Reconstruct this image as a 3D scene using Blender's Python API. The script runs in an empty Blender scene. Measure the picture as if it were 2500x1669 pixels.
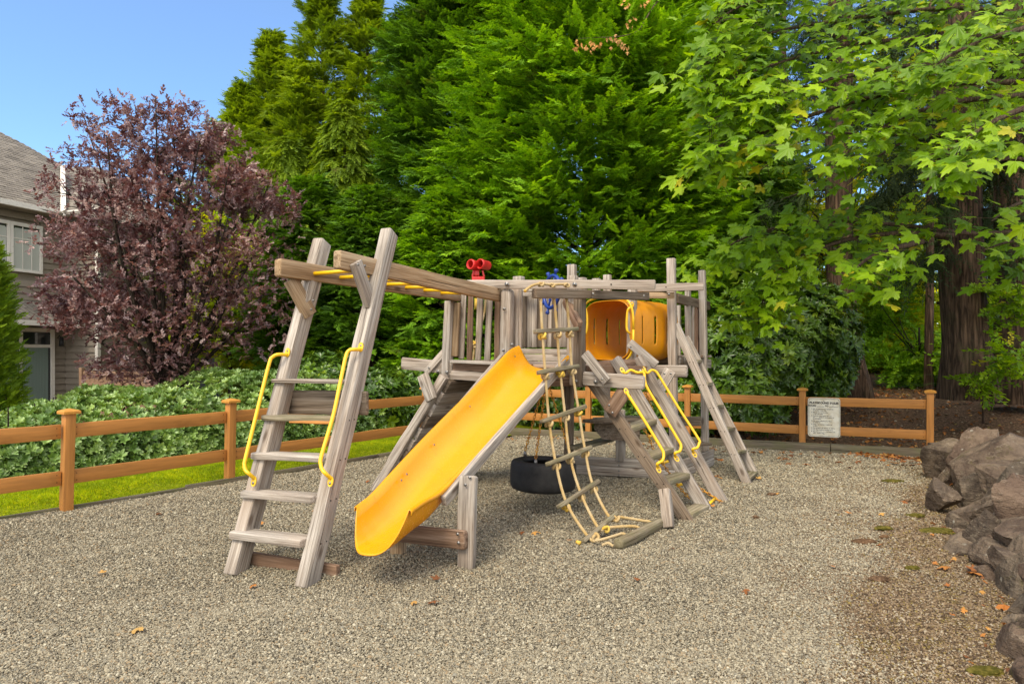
import bpy, bmesh, math, random
import numpy as np
from mathutils import Vector, Matrix, noise
R = random.Random(7)
NR = np.random.default_rng(11)
S = bpy.context.scene
COL = S.collection

# ------------------------------------------------------------------ camera, sky, sun, exposure
CAMZ, FPX, CX, HY = 1.57, 1666.7, 1250.0, 860.0
cam = bpy.data.objects.new('camera', bpy.data.cameras.new('camera'))
COL.objects.link(cam)
cam.location = (0, 0, CAMZ)
cam.rotation_euler = (math.radians(90), 0, 0)
cam.data.sensor_width = 36
cam.data.lens = 24
cam.data.shift_y = (HY - 834.5) / 2500
cam.data.clip_end = 500
cam.data.clip_start = 0.05
S.camera = cam

CLOUD = (11.3, 6.0, 3.0)
W = bpy.data.worlds.new('World'); S.world = W; W.use_nodes = True
nt = W.node_tree; nt.nodes.clear()
wo = nt.nodes.new('ShaderNodeOutputWorld'); bg = nt.nodes.new('ShaderNodeBackground')
sky = nt.nodes.new('ShaderNodeTexSky'); sky.sky_type = 'NISHITA'; sky.sun_disc = False
SUN_EL, SUN_AZ = math.radians(52), math.radians(212)     # azimuth clockwise from +Y: behind the camera, to its left
sky.sun_elevation = SUN_EL; sky.sun_rotation = SUN_AZ
sky.air_density = 1.0; sky.dust_density = 0.0; sky.ozone_density = 3.0; sky.altitude = 800
tc = nt.nodes.new('ShaderNodeTexCoord'); mp = nt.nodes.new('ShaderNodeMapping')
mp.inputs['Scale'].default_value = (1.0, 1.0, 1.9); mp.inputs['Location'].default_value = CLOUD
nz = nt.nodes.new('ShaderNodeTexNoise'); nz.inputs['Scale'].default_value = 1.7; nz.inputs['Detail'].default_value = 4
nz.inputs['Roughness'].default_value = 0.45
cr = nt.nodes.new('ShaderNodeValToRGB')
cr.color_ramp.elements[0].position = 0.40; cr.color_ramp.elements[0].color = (.07, .07, .07, 1)
cr.color_ramp.elements[1].position = 0.62; cr.color_ramp.elements[1].color = (0.85, 0.85, 0.85, 1)
mx = nt.nodes.new('ShaderNodeMixRGB'); mx.inputs[2].default_value = (14.5, 13.7, 12.7, 1)
nt.links.new(tc.outputs['Generated'], mp.inputs['Vector']); nt.links.new(mp.outputs[0], nz.inputs['Vector'])
sepd = nt.nodes.new('ShaderNodeSeparateXYZ'); nt.links.new(tc.outputs['Generated'], sepd.inputs[0])   # cloud thins towards the north
sh = nt.nodes.new('ShaderNodeMath'); sh.operation = 'MULTIPLY_ADD'; sh.inputs[1].default_value = -0.20
nt.links.new(sepd.outputs[1], sh.inputs[0]); nt.links.new(nz.outputs['Fac'], sh.inputs[2]); nt.links.new(sh.outputs[0], cr.inputs[0]); nt.links.new(cr.outputs[0], mx.inputs[0])
hs = nt.nodes.new('ShaderNodeHueSaturation'); hs.inputs['Saturation'].default_value = 1.26; hs.inputs['Value'].default_value = 1.65
nt.links.new(sky.outputs[0], hs.inputs['Color']); nt.links.new(hs.outputs[0], mx.inputs[1])
nt.links.new(mx.outputs[0], bg.inputs[0]); bg.inputs[1].default_value = 0.085
nt.links.new(bg.outputs[0], wo.inputs[0])

sl = bpy.data.lights.new('sun', 'SUN'); sl.energy = 2.0; sl.angle = math.radians(26); sl.color = (1.0, 0.89, 0.72)
so = bpy.data.objects.new('sun', sl); COL.objects.link(so)
dv = Vector((math.sin(SUN_AZ) * math.cos(SUN_EL), math.cos(SUN_AZ) * math.cos(SUN_EL), math.sin(SUN_EL)))
so.rotation_euler = dv.to_track_quat('Z', 'Y').to_euler(); so.location = dv * 60

S.view_settings.view_transform = 'Standard'; S.view_settings.look = 'None'
S.view_settings.gamma = 1; S.view_settings.use_curve_mapping = False
S.view_settings.exposure = 0.95
S.cycles.use_denoising = True
S.cycles.max_bounces = 7; S.cycles.diffuse_bounces = 3; S.cycles.glossy_bounces = 2
S.cycles.transmission_bounces = 4; S.cycles.transparent_max_bounces = 6

# ------------------------------------------------------------------ helpers
def P(x, y, d):
    return Vector(((x - CX) / FPX * d, d, CAMZ + (HY - y) / FPX * d))
def tag(o, label=None, cat=None, group=None, kind=None):
    if label: o['label'] = label
    if cat: o['category'] = cat
    if group: o['group'] = group
    if kind: o['kind'] = kind
    return o
def thing(name, loc, label, cat, group=None):
    o = bpy.data.objects.new(name, None); COL.objects.link(o); o.location = loc
    o.empty_display_size = 0.1
    return tag(o, label, cat, group)
def link(name, me, mat, parent=None, M=None):
    o = bpy.data.objects.new(name, me); COL.objects.link(o)
    if mat and len(me.materials) == 0: me.materials.append(mat)
    if parent:
        o.parent = parent
        par = Matrix.Identity(4); q = parent
        while q is not None:
            par = q.matrix_basis.to_4x4() @ par if q is not parent else q.matrix_basis.copy()
            q = None
        if parent.parent: par = parent.parent.matrix_basis @ parent.matrix_basis
        o.matrix_basis = par.inverted() @ (M if M else Matrix.Identity(4))
    else:
        o.matrix_basis = M if M else Matrix.Identity(4)
    return o
def mesh(name, vs, fs, smooth=False):
    me = bpy.data.meshes.new(name); me.from_pydata([tuple(v) for v in vs], [], fs); me.update()
    if smooth: me.polygons.foreach_set('use_smooth', [True] * len(me.polygons))
    return me
def frame(a, b, side=None):
    """matrix at a: X along a->b, Y = side made perpendicular, Z the rest"""
    x = (b - a).normalized()
    s = Vector(side) if side is not None else Vector((0, 0, 1)).cross(x)
    if s.length < 1e-5: s = Vector((0, 1, 0))
    y = (s - x * s.dot(x)).normalized()
    z = x.cross(y)
    M = Matrix((x, y, z)).transposed().to_4x4(); M.translation = a
    return M
SEED = [0]
def beam(name, a, b, w, h, mat, parent, side=None, cham=0.007, worn=0.002, seg=None, ends=None):
    """timber from a to b; w across the side direction, h across the other"""
    a, b = Vector(a), Vector(b); L = (b - a).length
    n = seg or max(3, min(14, int(L / 0.12)))
    SEED[0] += 1; sd = SEED[0] * 3.7
    hw, hh = w / 2, h / 2; c = min(cham, w * .3, h * .3)
    sec = []
    for sx, sy in ((1, 1), (-1, 1), (-1, -1), (1, -1)):
        q = [(hw, hh - c), (hw - c * .3, hh - c * .3), (hw - c, hh)]
        if sx * sy < 0: q = q[::-1]
        for u, v in q: sec.append((u * sx, v * sy))
    k = len(sec); vs = []; fs = []
    xs = [0, c * .35, c] + [L * i / n for i in range(1, n)] + [L - c, L - c * .35, L]
    for i, x in enumerate(xs):
        sh = 1 - (c / min(w, h)) * 1.6 if i in (0, len(xs) - 1) else (1 - (c / min(w, h)) * .5 if i in (1, len(xs) - 2) else 1)
        for (u, v) in sec:
            d = noise.noise(Vector((x * 3.1 + sd, u * 9, v * 9 + sd))) * worn * 2
            d2 = noise.noise(Vector((x * 14 + sd, u * 40, v * 40 - sd))) * worn
            f = sh * (1 + (d + d2) / max(w, h) * 2)
            vs.append((x, u * f, v * f))
    for i in range(len(xs) - 1):
        for j in range(k):
            j2 = (j + 1) % k
            fs.append((i * k + j, i * k + j2, (i + 1) * k + j2, (i + 1) * k + j))
    fs.append(tuple(range(k))[::-1]); m = (len(xs) - 1) * k
    fs.append(tuple(range(m, m + k)))
    me = mesh(name, vs, fs, True)
    try: me.set_sharp_from_angle(angle=math.radians(38))
    except Exception: pass
    return link(name, me, mat, parent, frame(a, b, side))
def tube_geo(pts, r, ns=8, cap=True, vs=None, fs=None):
    vs = [] if vs is None else vs; fs = [] if fs is None else fs
    o = len(vs); pts = [Vector(p) for p in pts]; n = len(pts)
    t0 = (pts[1] - pts[0]).normalized()
    nr = t0.orthogonal().normalized()
    for i, p in enumerate(pts):
        t = (pts[min(i + 1, n - 1)] - pts[max(i - 1, 0)])
        t = t.normalized() if t.length > 1e-9 else t0
        nr = (nr - t * nr.dot(t)); nr = nr.normalized() if nr.length > 1e-6 else t.orthogonal().normalized()
        bn = t.cross(nr); rr = r[i] if hasattr(r, '__len__') else r
        for j in range(ns):
            a = 2 * math.pi * j / ns
            vs.append(p + (nr * math.cos(a) + bn * math.sin(a)) * rr)
    for i in range(n - 1):
        for j in range(ns):
            j2 = (j + 1) % ns
            fs.append((o + i * ns + j, o + i * ns + j2, o + (i + 1) * ns + j2, o + (i + 1) * ns + j))
    if cap:
        fs.append(tuple(o + j for j in range(ns))[::-1]); fs.append(tuple(o + (n - 1) * ns + j for j in range(ns)))
    return vs, fs
def smooth_path(pts, k=6):
    pts = [Vector(p) for p in pts]; out = []
    q = [pts[0] * 2 - pts[1]] + pts + [pts[-1] * 2 - pts[-2]]
    for i in range(1, len(q) - 2):
        for j in range(k):
            t = j / k; a, b, c, d = q[i - 1], q[i], q[i + 1], q[i + 2]
            out.append(.5 * ((2 * b) + (c - a) * t + (2 * a - 5 * b + 4 * c - d) * t * t + (3 * b - a - 3 * c + d) * t ** 3))
    out.append(pts[-1]); return out
def tube(name, pts, r, mat, parent=None, ns=8, k=0):
    if hasattr(r, '__len__') and not k and len(r) != len(pts): r = list(np.interp(np.linspace(0, 1, len(pts)), np.linspace(0, 1, len(r)), r))
    if hasattr(r, '__len__') and k:
        m = (len(pts) - 1) * k + 1; r = list(np.interp(np.linspace(0, 1, m), np.linspace(0, 1, len(r)), r))
    if k: pts = smooth_path(pts, k)
    o = Vector(pts[0]); vs, fs = tube_geo([Vector(p) - o for p in pts], r, ns)
    return link(name, mesh(name, vs, fs, True), mat, parent, Matrix.Translation(o))
BOLT = {}
def bolt(p, nrm, parent, r=0.013, washer=True, mat=None):
    if r < .0085 and not washer: mat = MAT['hole_black']
    key = (round(r, 4), washer, mat.name if mat else '')
    if key not in BOLT:
        vs = []; fs = []
        prof = [(1.0, 0), (1.0, .18), (.86, .26)] + ([(.55, .28), (.55, .4)] if washer else []) + [(.5, .62), (.3, .75), (0.02, .8)]
        n = 12
        for (q, z) in prof:
            for j in range(n):
                a = 2 * math.pi * j / n; vs.append((z * r, q * r * math.cos(a), q * r * math.sin(a)))
        for i in range(len(prof) - 1):
            for j in range(n):
                j2 = (j + 1) % n; fs.append((i * n + j, i * n + j2, (i + 1) * n + j2, (i + 1) * n + j))
        BOLT[key] = mesh('bolt', vs, fs, True); BOLT[key].materials.append(mat or MAT['steel'])
    nrm = Vector(nrm).normalized()
    return link('bolt', BOLT[key], None, parent, frame(Vector(p), Vector(p) + nrm, nrm.orthogonal()))

# ------------------------------------------------------------------ materials
MAT = {}
class N:
    """tiny node-tree writer"""
    def __init__(s, name):
        s.m = bpy.data.materials.new(name); s.m.use_nodes = True; s.t = s.m.node_tree; s.t.nodes.clear()
        s.out = s.n('ShaderNodeOutputMaterial')
    def n(s, typ, **kw):
        o = s.t.nodes.new(typ)
        for k, v in kw.items():
            if hasattr(o, k): setattr(o, k, v)
        return o
    def l(s, a, b): s.t.links.new(a, b)
    def setin(s, node, key, v):
        i = node.inputs[key]
        if hasattr(v, 'links') or isinstance(v, bpy.types.NodeSocket): s.l(v, i)
        else: i.default_value = v
    def noise(s, vec, scale, detail=4, rough=.55, dist=0, out='Fac'):
        o = s.n('ShaderNodeTexNoise'); s.l(vec, o.inputs['Vector'])
        o.inputs['Scale'].default_value = scale; o.inputs['Detail'].default_value = detail
        o.inputs['Roughness'].default_value = rough; o.inputs['Distortion'].default_value = dist
        return o.outputs[out]
    def vor(s, vec, scale, feat='F1', out='Distance'):
        o = s.n('ShaderNodeTexVoronoi'); o.feature = feat; s.l(vec, o.inputs['Vector']); o.inputs['Scale'].default_value = scale
        return o.outputs[out]
    def ramp(s, fac, stops, interp='LINEAR'):
        o = s.n('ShaderNodeValToRGB'); s.l(fac, o.inputs[0]); e = o.color_ramp; e.interpolation = interp
        while len(e.elements) > len(stops): e.elements.remove(e.elements[-1])
        while len(e.elements) < len(stops): e.elements.new(1)
        for el, (p, c) in zip(e.elements, stops):
            el.position = p; el.color = (c[0], c[1], c[2], 1) if hasattr(c, '__len__') else (c, c, c, 1)
        return o.outputs[0]
    def mix(s, f, a, b, mode='MIX'):
        o = s.n('ShaderNodeMixRGB'); o.blend_type = mode
        for k, v in ((0, f), (1, a), (2, b)):
            if isinstance(v, bpy.types.NodeSocket): s.l(v, o.inputs[k])
            else: o.inputs[k].default_value = v if k == 0 else (v[0], v[1], v[2], 1)
        return o.outputs[0]
    def math(s, op, a, b=0.0):
        o = s.n('ShaderNodeMath'); o.operation = op
        for k, v in ((0, a), (1, b)):
            if isinstance(v, bpy.types.NodeSocket): s.l(v, o.inputs[k])
            else: o.inputs[k].default_value = v
        return o.outputs[0]
    def coords(s, kind='Object', scale=(1, 1, 1), rand=True):
        c = s.n('ShaderNodeTexCoord'); m = s.n('ShaderNodeMapping'); s.l(c.outputs[kind], m.inputs['Vector'])
        m.inputs['Scale'].default_value = scale
        if rand:
            oi = s.n('ShaderNodeObjectInfo'); k = s.n('ShaderNodeVectorMath'); k.operation = 'SCALE'
            cx = s.n('ShaderNodeCombineXYZ')
            for i, f in enumerate((37.0, 91.0, 53.0)): s.l(s.math('MULTIPLY', oi.outputs['Random'], f), cx.inputs[i])
            s.l(cx.outputs[0], m.inputs['Location'])
        return m.outputs[0]
    def pos(s): return s.n('ShaderNodeNewGeometry').outputs['Position']
    def rand(s): return s.n('ShaderNodeObjectInfo').outputs['Random']
    def bump(s, h, st=.4, dist=.01, nrm=None):
        o = s.n('ShaderNodeBump'); s.l(h, o.inputs['Height']); o.inputs['Strength'].default_value = st; o.inputs['Distance'].default_value = dist
        if nrm: s.l(nrm, o.inputs['Normal'])
        return o.outputs[0]
    def bsdf(s, col, rough=.6, nrm=None, spec=.4, metal=0, coat=0, **kw):
        b = s.n('ShaderNodeBsdfPrincipled')
        for key, v in (('Base Color', col), ('Roughness', rough), ('Specular IOR Level', spec), ('Metallic', metal), ('Coat Weight', coat)):
            if isinstance(v, bpy.types.NodeSocket): s.l(v, b.inputs[key])
            else: b.inputs[key].default_value = (v[0], v[1], v[2], 1) if key == 'Base Color' else v
        if nrm: s.l(nrm, b.inputs['Normal'])
        s.l(b.outputs[0], s.out.inputs[0]); return b

def wood(name, dark, mid, light, streak=1.0, moss=0.0, rough=.85, warm=None):
    s = N(name); v = s.coords('Object', (1.3, 34, 34)); big = s.coords('Object', (1.6, 5, 5)); fine = s.coords('Object', (3, 120, 120))
    g = s.noise(v, 1.0, 6, .62, .35); f = s.noise(fine, 1.0, 3, .6); b = s.noise(big, 1.0, 3, .5)
    m = s.math('ADD', s.math('MULTIPLY', g, .62), s.math('MULTIPLY', f, .38))
    c = s.ramp(m, [(.36, dark), (.49, mid), (.62, light)])
    c = s.mix(s.ramp(b, [(.38, 0), (.68, .42)]), c, warm or (mid[0] * 1.05, mid[1] * .86, mid[2] * .70))
    rnd = s.rand(); c = s.mix(.85, c, s.ramp(rnd, [(0, .78), (.5, 1.0), (1, 1.17)]), 'MULTIPLY')
    crk = s.coords('Object', (.9, 60, 60)); k = s.noise(crk, 1.0, 2, .4, .2)
    kr = s.ramp(k, [(.285, 0), (.325, 1)]); c = s.mix(1, c, s.mix(kr, (.30, .27, .24), (1, 1, 1)), 'MULTIPLY')
    # knots
    kv = s.coords('Object', (2.4, 6, 6)); d = s.vor(kv, 1.0); kk = s.ramp(d, [(.07, 0), (.16, 1)])
    c = s.mix(1, c, s.mix(kk, (.45, .40, .36), (1, 1, 1)), 'MULTIPLY')
    if moss:
        mm = s.noise(s.coords('Object', (4, 9, 9)), 1.0, 4, .6)
        c = s.mix(s.ramp(mm, [(.42, 0), (.62, moss)]), c, (.13, .13, .05))
    h = s.math('ADD', s.math('MULTIPLY', g, .9), s.math('MULTIPLY', f, .5)); h = s.math('ADD', h, s.math('MULTIPLY', kr, .35))
    s.bsdf(c, rough, s.bump(h, .55, .006), .25)
    MAT[name] = s.m
wood('grey_wood', (.125, .103, .082), (.33, .285, .235), (.55, .495, .42))
wood('tan_wood', (.12, .078, .042), (.31, .215, .125), (.47, .355, .225), warm=(.34, .20, .09))
wood('dark_wood', (.055, .042, .030), (.150, .115, .080), (.27, .22, .165))
wood('step_wood', (.085, .068, .042), (.215, .18, .118), (.37, .32, .225), moss=.4)
wood('red_wood', (.085, .052, .034), (.215, .135, .085), (.34, .24, .17))
wood('timber_edge', (.06, .05, .036), (.15, .125, .085), (.26, .215, .15), moss=.5)

def paint_wood(name, col, var=.12):
    s = N(name); v = s.coords('Object', (2, 30, 30)); g = s.noise(v, 1, 5, .6)
    c = s.mix(s.ramp(g, [(.3, 0), (.7, 1)]), tuple(x * (1 - var) for x in col), tuple(x * (1 + var) for x in col))
    b = s.noise(s.coords('Object', (3, 8, 8)), 1, 4, .6); c = s.mix(s.ramp(b, [(.6, 0), (.72, .35)]), c, (col[0] * .45, col[1] * .4, col[2] * .35))
    s.bsdf(c, .62, s.bump(g, .35, .004), .35); MAT[name] = s.m
paint_wood('fence_stain', (.44, .185, .040), .22)
paint_wood('cap_stain', (.52, .23, .035))
paint_wood('garden_fence', (.25, .155, .095))
paint_wood('siding_paint', (.275, .235, .182), .05)
paint_wood('white_trim', (.78, .74, .66), .04)

def plastic(name, col, rough=.32, dirt=.25, spec=.5, trans=None):
    s = N(name); v = s.pos(); n1 = s.noise(v, 3, 5, .6); n2 = s.noise(v, 45, 3, .6)
    c = s.mix(s.ramp(n1, [(.45, 0), (.75, dirt)]), col, (col[0] * .62, col[1] * .55, col[2] * .5 + .01))
    mp_ = s.n('ShaderNodeMapping'); s.l(v, mp_.inputs[0]); mp_.inputs['Rotation'].default_value = (math.radians(26), 0, math.radians(-24)); mp_.inputs['Scale'].default_value = (60, 2.2, 60)
    sc = s.noise(mp_.outputs[0], 1, 3, .6); c = s.mix(s.ramp(sc, [(.68, 0), (.76, .22)]), c, (min(1, col[0] * 1.05), col[1] * 1.25 + .02, col[2] + .10))
    gr = s.noise(v, 9, 6, .7); c = s.mix(s.ramp(gr, [(.60, 0), (.72, .30)]), c, (col[0] * .5, col[1] * .42, col[2] * .5 + .01))
    r = s.math('ADD', s.math('MULTIPLY', n2, .22), rough - .08)
    b = s.bsdf(c, r, s.bump(n2, .025, .003), spec)
    if trans:
        t = s.n('ShaderNodeBsdfTranslucent'); t.inputs[0].default_value = (*trans, 1); m = s.n('ShaderNodeMixShader'); m.inputs[0].default_value = .14
        s.l(b.outputs[0], m.inputs[1]); s.l(t.outputs[0], m.inputs[2]); s.l(m.outputs[0], s.out.inputs[0])
    MAT[name] = s.m
plastic('slide_yellow', (.87, .385, .004), .22, .2, .6, (.95, .42, .005))
plastic('tunnel_yellow', (.72, .29, .003), .40, .35, .45, (.85, .26, .004))
plastic('handle_yellow', (.84, .50, .01), .33, .2)
plastic('toy_red', (.62, .022, .016), .38, .15)
plastic('toy_blue', (.01, .04, .24), .34, .15)
s = N('steel'); n1 = s.noise(s.pos(), 60, 3, .6)
s.bsdf(s.ramp(n1, [(.35, (.12, .11, .10)), (.7, (.38, .37, .35))]), .38, None, .5, .85); MAT['steel'] = s.m
s = N('rusty_bolt'); s.bsdf((.09, .045, .025), .7, None, .3, .3); MAT['rusty_bolt'] = s.m
s = N('hole_black'); s.bsdf((.02, .016, .012), .9, None, .1); MAT['hole_black'] = s.m
s = N('chain_rust'); n1 = s.noise(s.pos(), 22, 3, .6)
s.bsdf(s.ramp(n1, [(.35, (.30, .11, .02)), (.6, (.62, .30, .02))]), .55, None, .4); MAT['chain_rust'] = s.m
s = N('tyre_rubber'); n1 = s.noise(s.pos(), 9, 5, .65)
s.bsdf(s.ramp(n1, [(.35, (.012, .012, .012)), (.7, (.032, .030, .028))]), .72, s.bump(s.noise(s.pos(), 90, 3, .6), .3, .004), .35); MAT['tyre_rubber'] = s.m
s = N('rope_fibre'); n1 = s.noise(s.pos(), 7, 4, .6); n2 = s.noise(s.pos(), 260, 2, .5)
s.bsdf(s.mix(s.ramp(n2, [(.3, .55), (.7, 0)]), s.ramp(n1, [(.38, (.46, .31, .11)), (.6, (.55, .43, .24))]), (.36, .25, .12)), .85, s.bump(n2, .5, .003), .2); MAT['rope_fibre'] = s.m
s = N('rope_yellow'); n1 = s.noise(s.pos(), 12, 4, .6); s.bsdf(s.ramp(n1, [(.35, (.55, .33, .04)), (.65, (.70, .48, .10))]), .85, None, .2); MAT['rope_yellow'] = s.m

# gravel bed
def gravel_mat():
    s = N('gravel'); p = s.pos()
    vo = s.n('ShaderNodeTexVoronoi'); s.l(p, vo.inputs['Vector']); vo.inputs['Scale'].default_value = 62
    sep = s.n('ShaderNodeSeparateColor'); s.l(vo.outputs['Color'], sep.inputs[0])
    col = s.ramp(sep.outputs[0], GRAVEL_STOPS, 'CONSTANT')
    edge = s.ramp(vo.outputs['Distance'], [(.25, 1.0), (.62, .28)]); col = s.mix(1, col, edge, 'MULTIPLY')
    big = s.noise(p, .9, 4, .6); col = s.mix(s.ramp(big, [(.45, 0), (.75, .35)]), col, (.16, .13, .09))
    # dirt, moss and needles near the rock wall and along the kerb
    sp = s.n('ShaderNodeSeparateXYZ'); s.l(p, sp.inputs[0])
    dd = s.math('SUBTRACT', s.math('MULTIPLY', sp.outputs[0], 1.0), s.math('ADD', s.math('MULTIPLY', sp.outputs[1], .50), -.55))
    near = s.ramp(s.math('ADD', dd, s.math('MULTIPLY', s.noise(p, 1.6, 4, .6), 1.2)), [(.25, 0), (.95, .85)])
    dirt = s.ramp(s.noise(p, 26, 4, .65), [(.35, (.10, .065, .035)), (.52, (.22, .145, .08)), (.7, (.36, .27, .17))])
    col = s.mix(near, col, dirt)
    moss = s.math('MULTIPLY', near, s.ramp(s.noise(p, 3.4, 4, .6), [(.56, 0), (.66, .8)])); col = s.mix(moss, col, (.16, .12, .012))
    s.bsdf(col, .9, s.bump(s.math('MULTIPLY', vo.outputs['Distance'], -1.0), .8, .012), .2); MAT['gravel'] = s.m
GRAVEL_STOPS = [(0, (0.105, 0.08864999999999999, 0.0607)), (0.1, (0.19, 0.160555, 0.1086)), (0.26, (0.265, 0.22655, 0.1518)), (0.46, (0.32, 0.27383, 0.184)), (0.62, (0.225, 0.20487999999999998, 0.1518)), (0.72, (0.38, 0.329975, 0.2254)), (0.86, (0.29, 0.211775, 0.1196)), (0.93, (0.45, 0.40385, 0.2898))]
gravel_mat()
s = N('pebble'); s.bsdf(s.mix(.6, s.ramp(s.rand(), GRAVEL_STOPS, 'CONSTANT'), s.ramp(s.noise(s.pos(), 120, 2, .5), [(.3, .8), (.7, 1.2)]), 'MULTIPLY'), .78, None, .3); MAT['pebble'] = s.m
s = N('dirty_pebble'); s.bsdf(s.ramp(s.rand(), [(0, (.08, .054, .032)), (.3, (.17, .115, .062)), (.5, (.26, .185, .105)), (.68, (.30, .235, .15)), (.8, (.22, .16, .05)), (.9, (.36, .30, .21))], 'CONSTANT'), .85, None, .2); MAT['dirty_pebble'] = s.m
s = N('forest_soil'); p = s.pos(); n1 = s.noise(p, 2.2, 6, .68); n2 = s.noise(p, 30, 4, .6)
c = s.ramp(n2, [(.35, (.05, .03, .017)), (.5, (.12, .072, .04)), (.68, (.24, .15, .085))]); c = s.mix(s.ramp(n1, [(.5, 0), (.7, .55)]), c, (.19, .105, .05))
s.bsdf(c, .95, s.bump(s.math('ADD', n2, n1), .8, .05), .1); MAT['forest_soil'] = s.m
s = N('lawn_base'); n2 = s.noise(s.pos(), 40, 4, .6); s.bsdf(s.ramp(n2, [(.35, (.10, .13, .004)), (.65, (.26, .30, .008))]), .9, s.bump(n2, .8, .02), .1); MAT['lawn_base'] = s.m

def leafmat(name, stops, trans=.35, rough=.5, tcol=None, spec=.35, big=None, brown=0):
    """leaf surface: colour by leaf, and by patches of the plant; light passes through"""
    s = N(name); r = s.rand(); c = s.ramp(r, stops)
    n1 = s.noise(s.pos(), big or 1.1, 3, .6)
    c = s.mix(1, c, s.ramp(n1, [(.33, (.72, .78, .8)), (.66, (1.22, 1.16, .95))]), 'MULTIPLY')
    if brown:
        bn = s.noise(s.pos(), 1.7, 5, .65); c = s.mix(s.ramp(bn, [(.60, 0), (.70, brown)]), c, (.14, .085, .035))
    b = s.n('ShaderNodeBsdfPrincipled'); s.l(c, b.inputs['Base Color']); b.inputs['Roughness'].default_value = rough
    b.inputs['Specular IOR Level'].default_value = spec
    t = s.n('ShaderNodeBsdfTranslucent'); s.l(s.mix(1, c, tcol or (1.5, 1.35, .5), 'MULTIPLY'), t.inputs[0])
    m = s.n('ShaderNodeMixShader'); m.inputs[0].default_value = trans
    s.l(b.outputs[0], m.inputs[1]); s.l(t.outputs[0], m.inputs[2]); s.l(m.outputs[0], s.out.inputs[0]); MAT[name] = s.m
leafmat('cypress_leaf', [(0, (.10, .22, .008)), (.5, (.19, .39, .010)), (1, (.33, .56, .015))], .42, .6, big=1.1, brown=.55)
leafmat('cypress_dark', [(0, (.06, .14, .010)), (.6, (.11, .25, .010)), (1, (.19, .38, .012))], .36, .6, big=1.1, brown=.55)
leafmat('cedar_leaf', [(0, (.12, .20, .008)), (.5, (.22, .34, .010)), (1, (.34, .47, .018))], .42, .6, big=.7, brown=.55)
leafmat('fir_leaf', [(0, (.018, .040, .010)), (1, (.050, .085, .020))], .2, .7)
leafmat('plum_leaf', [(0, (.085, .036, .040)), (.5, (.19, .098, .102)), (.8, (.31, .20, .20)), (1, (.48, .36, .36))], .22, .38, (1.6, .7, .6), .5, big=1.3)  # palest stops paint highlights into the colour of some leaves
leafmat('hedge_leaf', [(0, (.09, .17, .035)), (.5, (.20, .33, .08)), (1, (.36, .50, .18))], .25, .38, spec=.55, big=1.5)
leafmat('rhodo_leaf', [(0, (.036, .078, .010)), (.5, (.072, .15, .014)), (.9, (.13, .235, .016)), (1, (.22, .31, .02))], .18, .32, spec=.55, big=1.3)
leafmat('maple_leaf', [(0, (.09, .19, .003)), (.5, (.19, .34, .004)), (.95, (.31, .47, .008)), (.985, (.50, .46, .02))], .42, .42, (1.4, 1.35, .4), big=.9)
leafmat('forest_leaf', [(0, (.18, .30, .006)), (.5, (.34, .46, .008)), (1, (.62, .60, .012))], .5, .6, (1.6, 1.4, .4), big=.5)
leafmat('bright_shrub', [(0, (.10, .19, .006)), (1, (.26, .38, .012))], .35, .6)
leafmat('grass_blade', [(0, (.22, .30, .003)), (.6, (.38, .50, .004)), (1, (.56, .58, .008))], .4, .6, big=2.0)
leafmat('fallen_leaf', [(0, (.17, .065, .025)), (.4, (.34, .12, .03)), (.8, (.48, .20, .045)), (1, (.55, .33, .10))], .15, .7, (1.2, .8, .5))
leafmat('tan_leaf', [(0, (.60, .28, .08)), (1, (.80, .45, .17))], .2, .7, (1.2, .8, .5))
leafmat('fern_leaf', [(0, (.025, .065, .012)), (1, (.06, .12, .02))], .3, .6)

def bark(name, dark, light, sc=1.0):
    s = N(name); c = s.n('ShaderNodeTexCoord'); m = s.n('ShaderNodeMapping'); s.l(c.outputs['Object'], m.inputs[0]); m.inputs['Scale'].default_value = (14 * sc, 14 * sc, 1.6 * sc)
    g = s.noise(m.outputs[0], 1, 6, .65, .6); m2 = s.vor(m.outputs[0], 1.1, 'DISTANCE_TO_EDGE')
    h = s.math('ADD', g, s.math('MULTIPLY', m2, .8))
    col = s.ramp(h, [(.45, dark), (.95, light)])
    mo = s.noise(s.pos(), 2.5, 4, .6); col = s.mix(s.ramp(mo, [(.55, 0), (.72, .45)]), col, (.07, .075, .03))
    s.bsdf(col, .9, s.bump(h, 1.0, .05), .15); MAT[name] = s.m
bark('fir_bark', (.034, .022, .014), (.20, .125, .078)); bark('dark_bark', (.016, .012, .009), (.07, .05, .035), 1.4); bark('twig_bark', (.07, .045, .03), (.2, .14, .09), 2)

def rock_mat():
    s = N('rock'); v = s.coords('Object', (1, 1, 1)); n1 = s.noise(v, 4, 7, .65, .4); n2 = s.noise(v, 22, 5, .6)
    w = s.coords('Object', (2.5, 2.5, 8)); lay = s.noise(w, 2.6, 6, .68, .3)
    c = s.ramp(n1, [(.32, (.034, .026, .018)), (.48, (.115, .088, .060)), (.64, (.235, .178, .118))])
    c = s.mix(s.ramp(s.rand(), [(0, 0), (.5, .2), (1, .55)]), c, (.15, .085, .055))
    c = s.mix(s.ramp(lay, [(.58, 0), (.60, .45), (.62, 0)]), c, (.36, .30, .21))
    li = s.ramp(s.vor(v, 9), [(.10, 1), (.19, 0)]); lm = s.ramp(s.noise(v, 3, 3), [(.5, 0), (.6, .75)]); c = s.mix(s.math('MULTIPLY', li, lm), c, (.46, .43, .34))
    mo = s.ramp(s.noise(s.pos(), 5, 4, .65), [(.6, 0), (.7, .6)]); c = s.mix(mo, c, (.10, .085, .022))
    s.bsdf(c, .82, s.bump(s.math('ADD', s.math('MULTIPLY', n2, .8), s.math('ADD', n1, lay)), 1.0, .05), .3); MAT['rock'] = s.m
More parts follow.
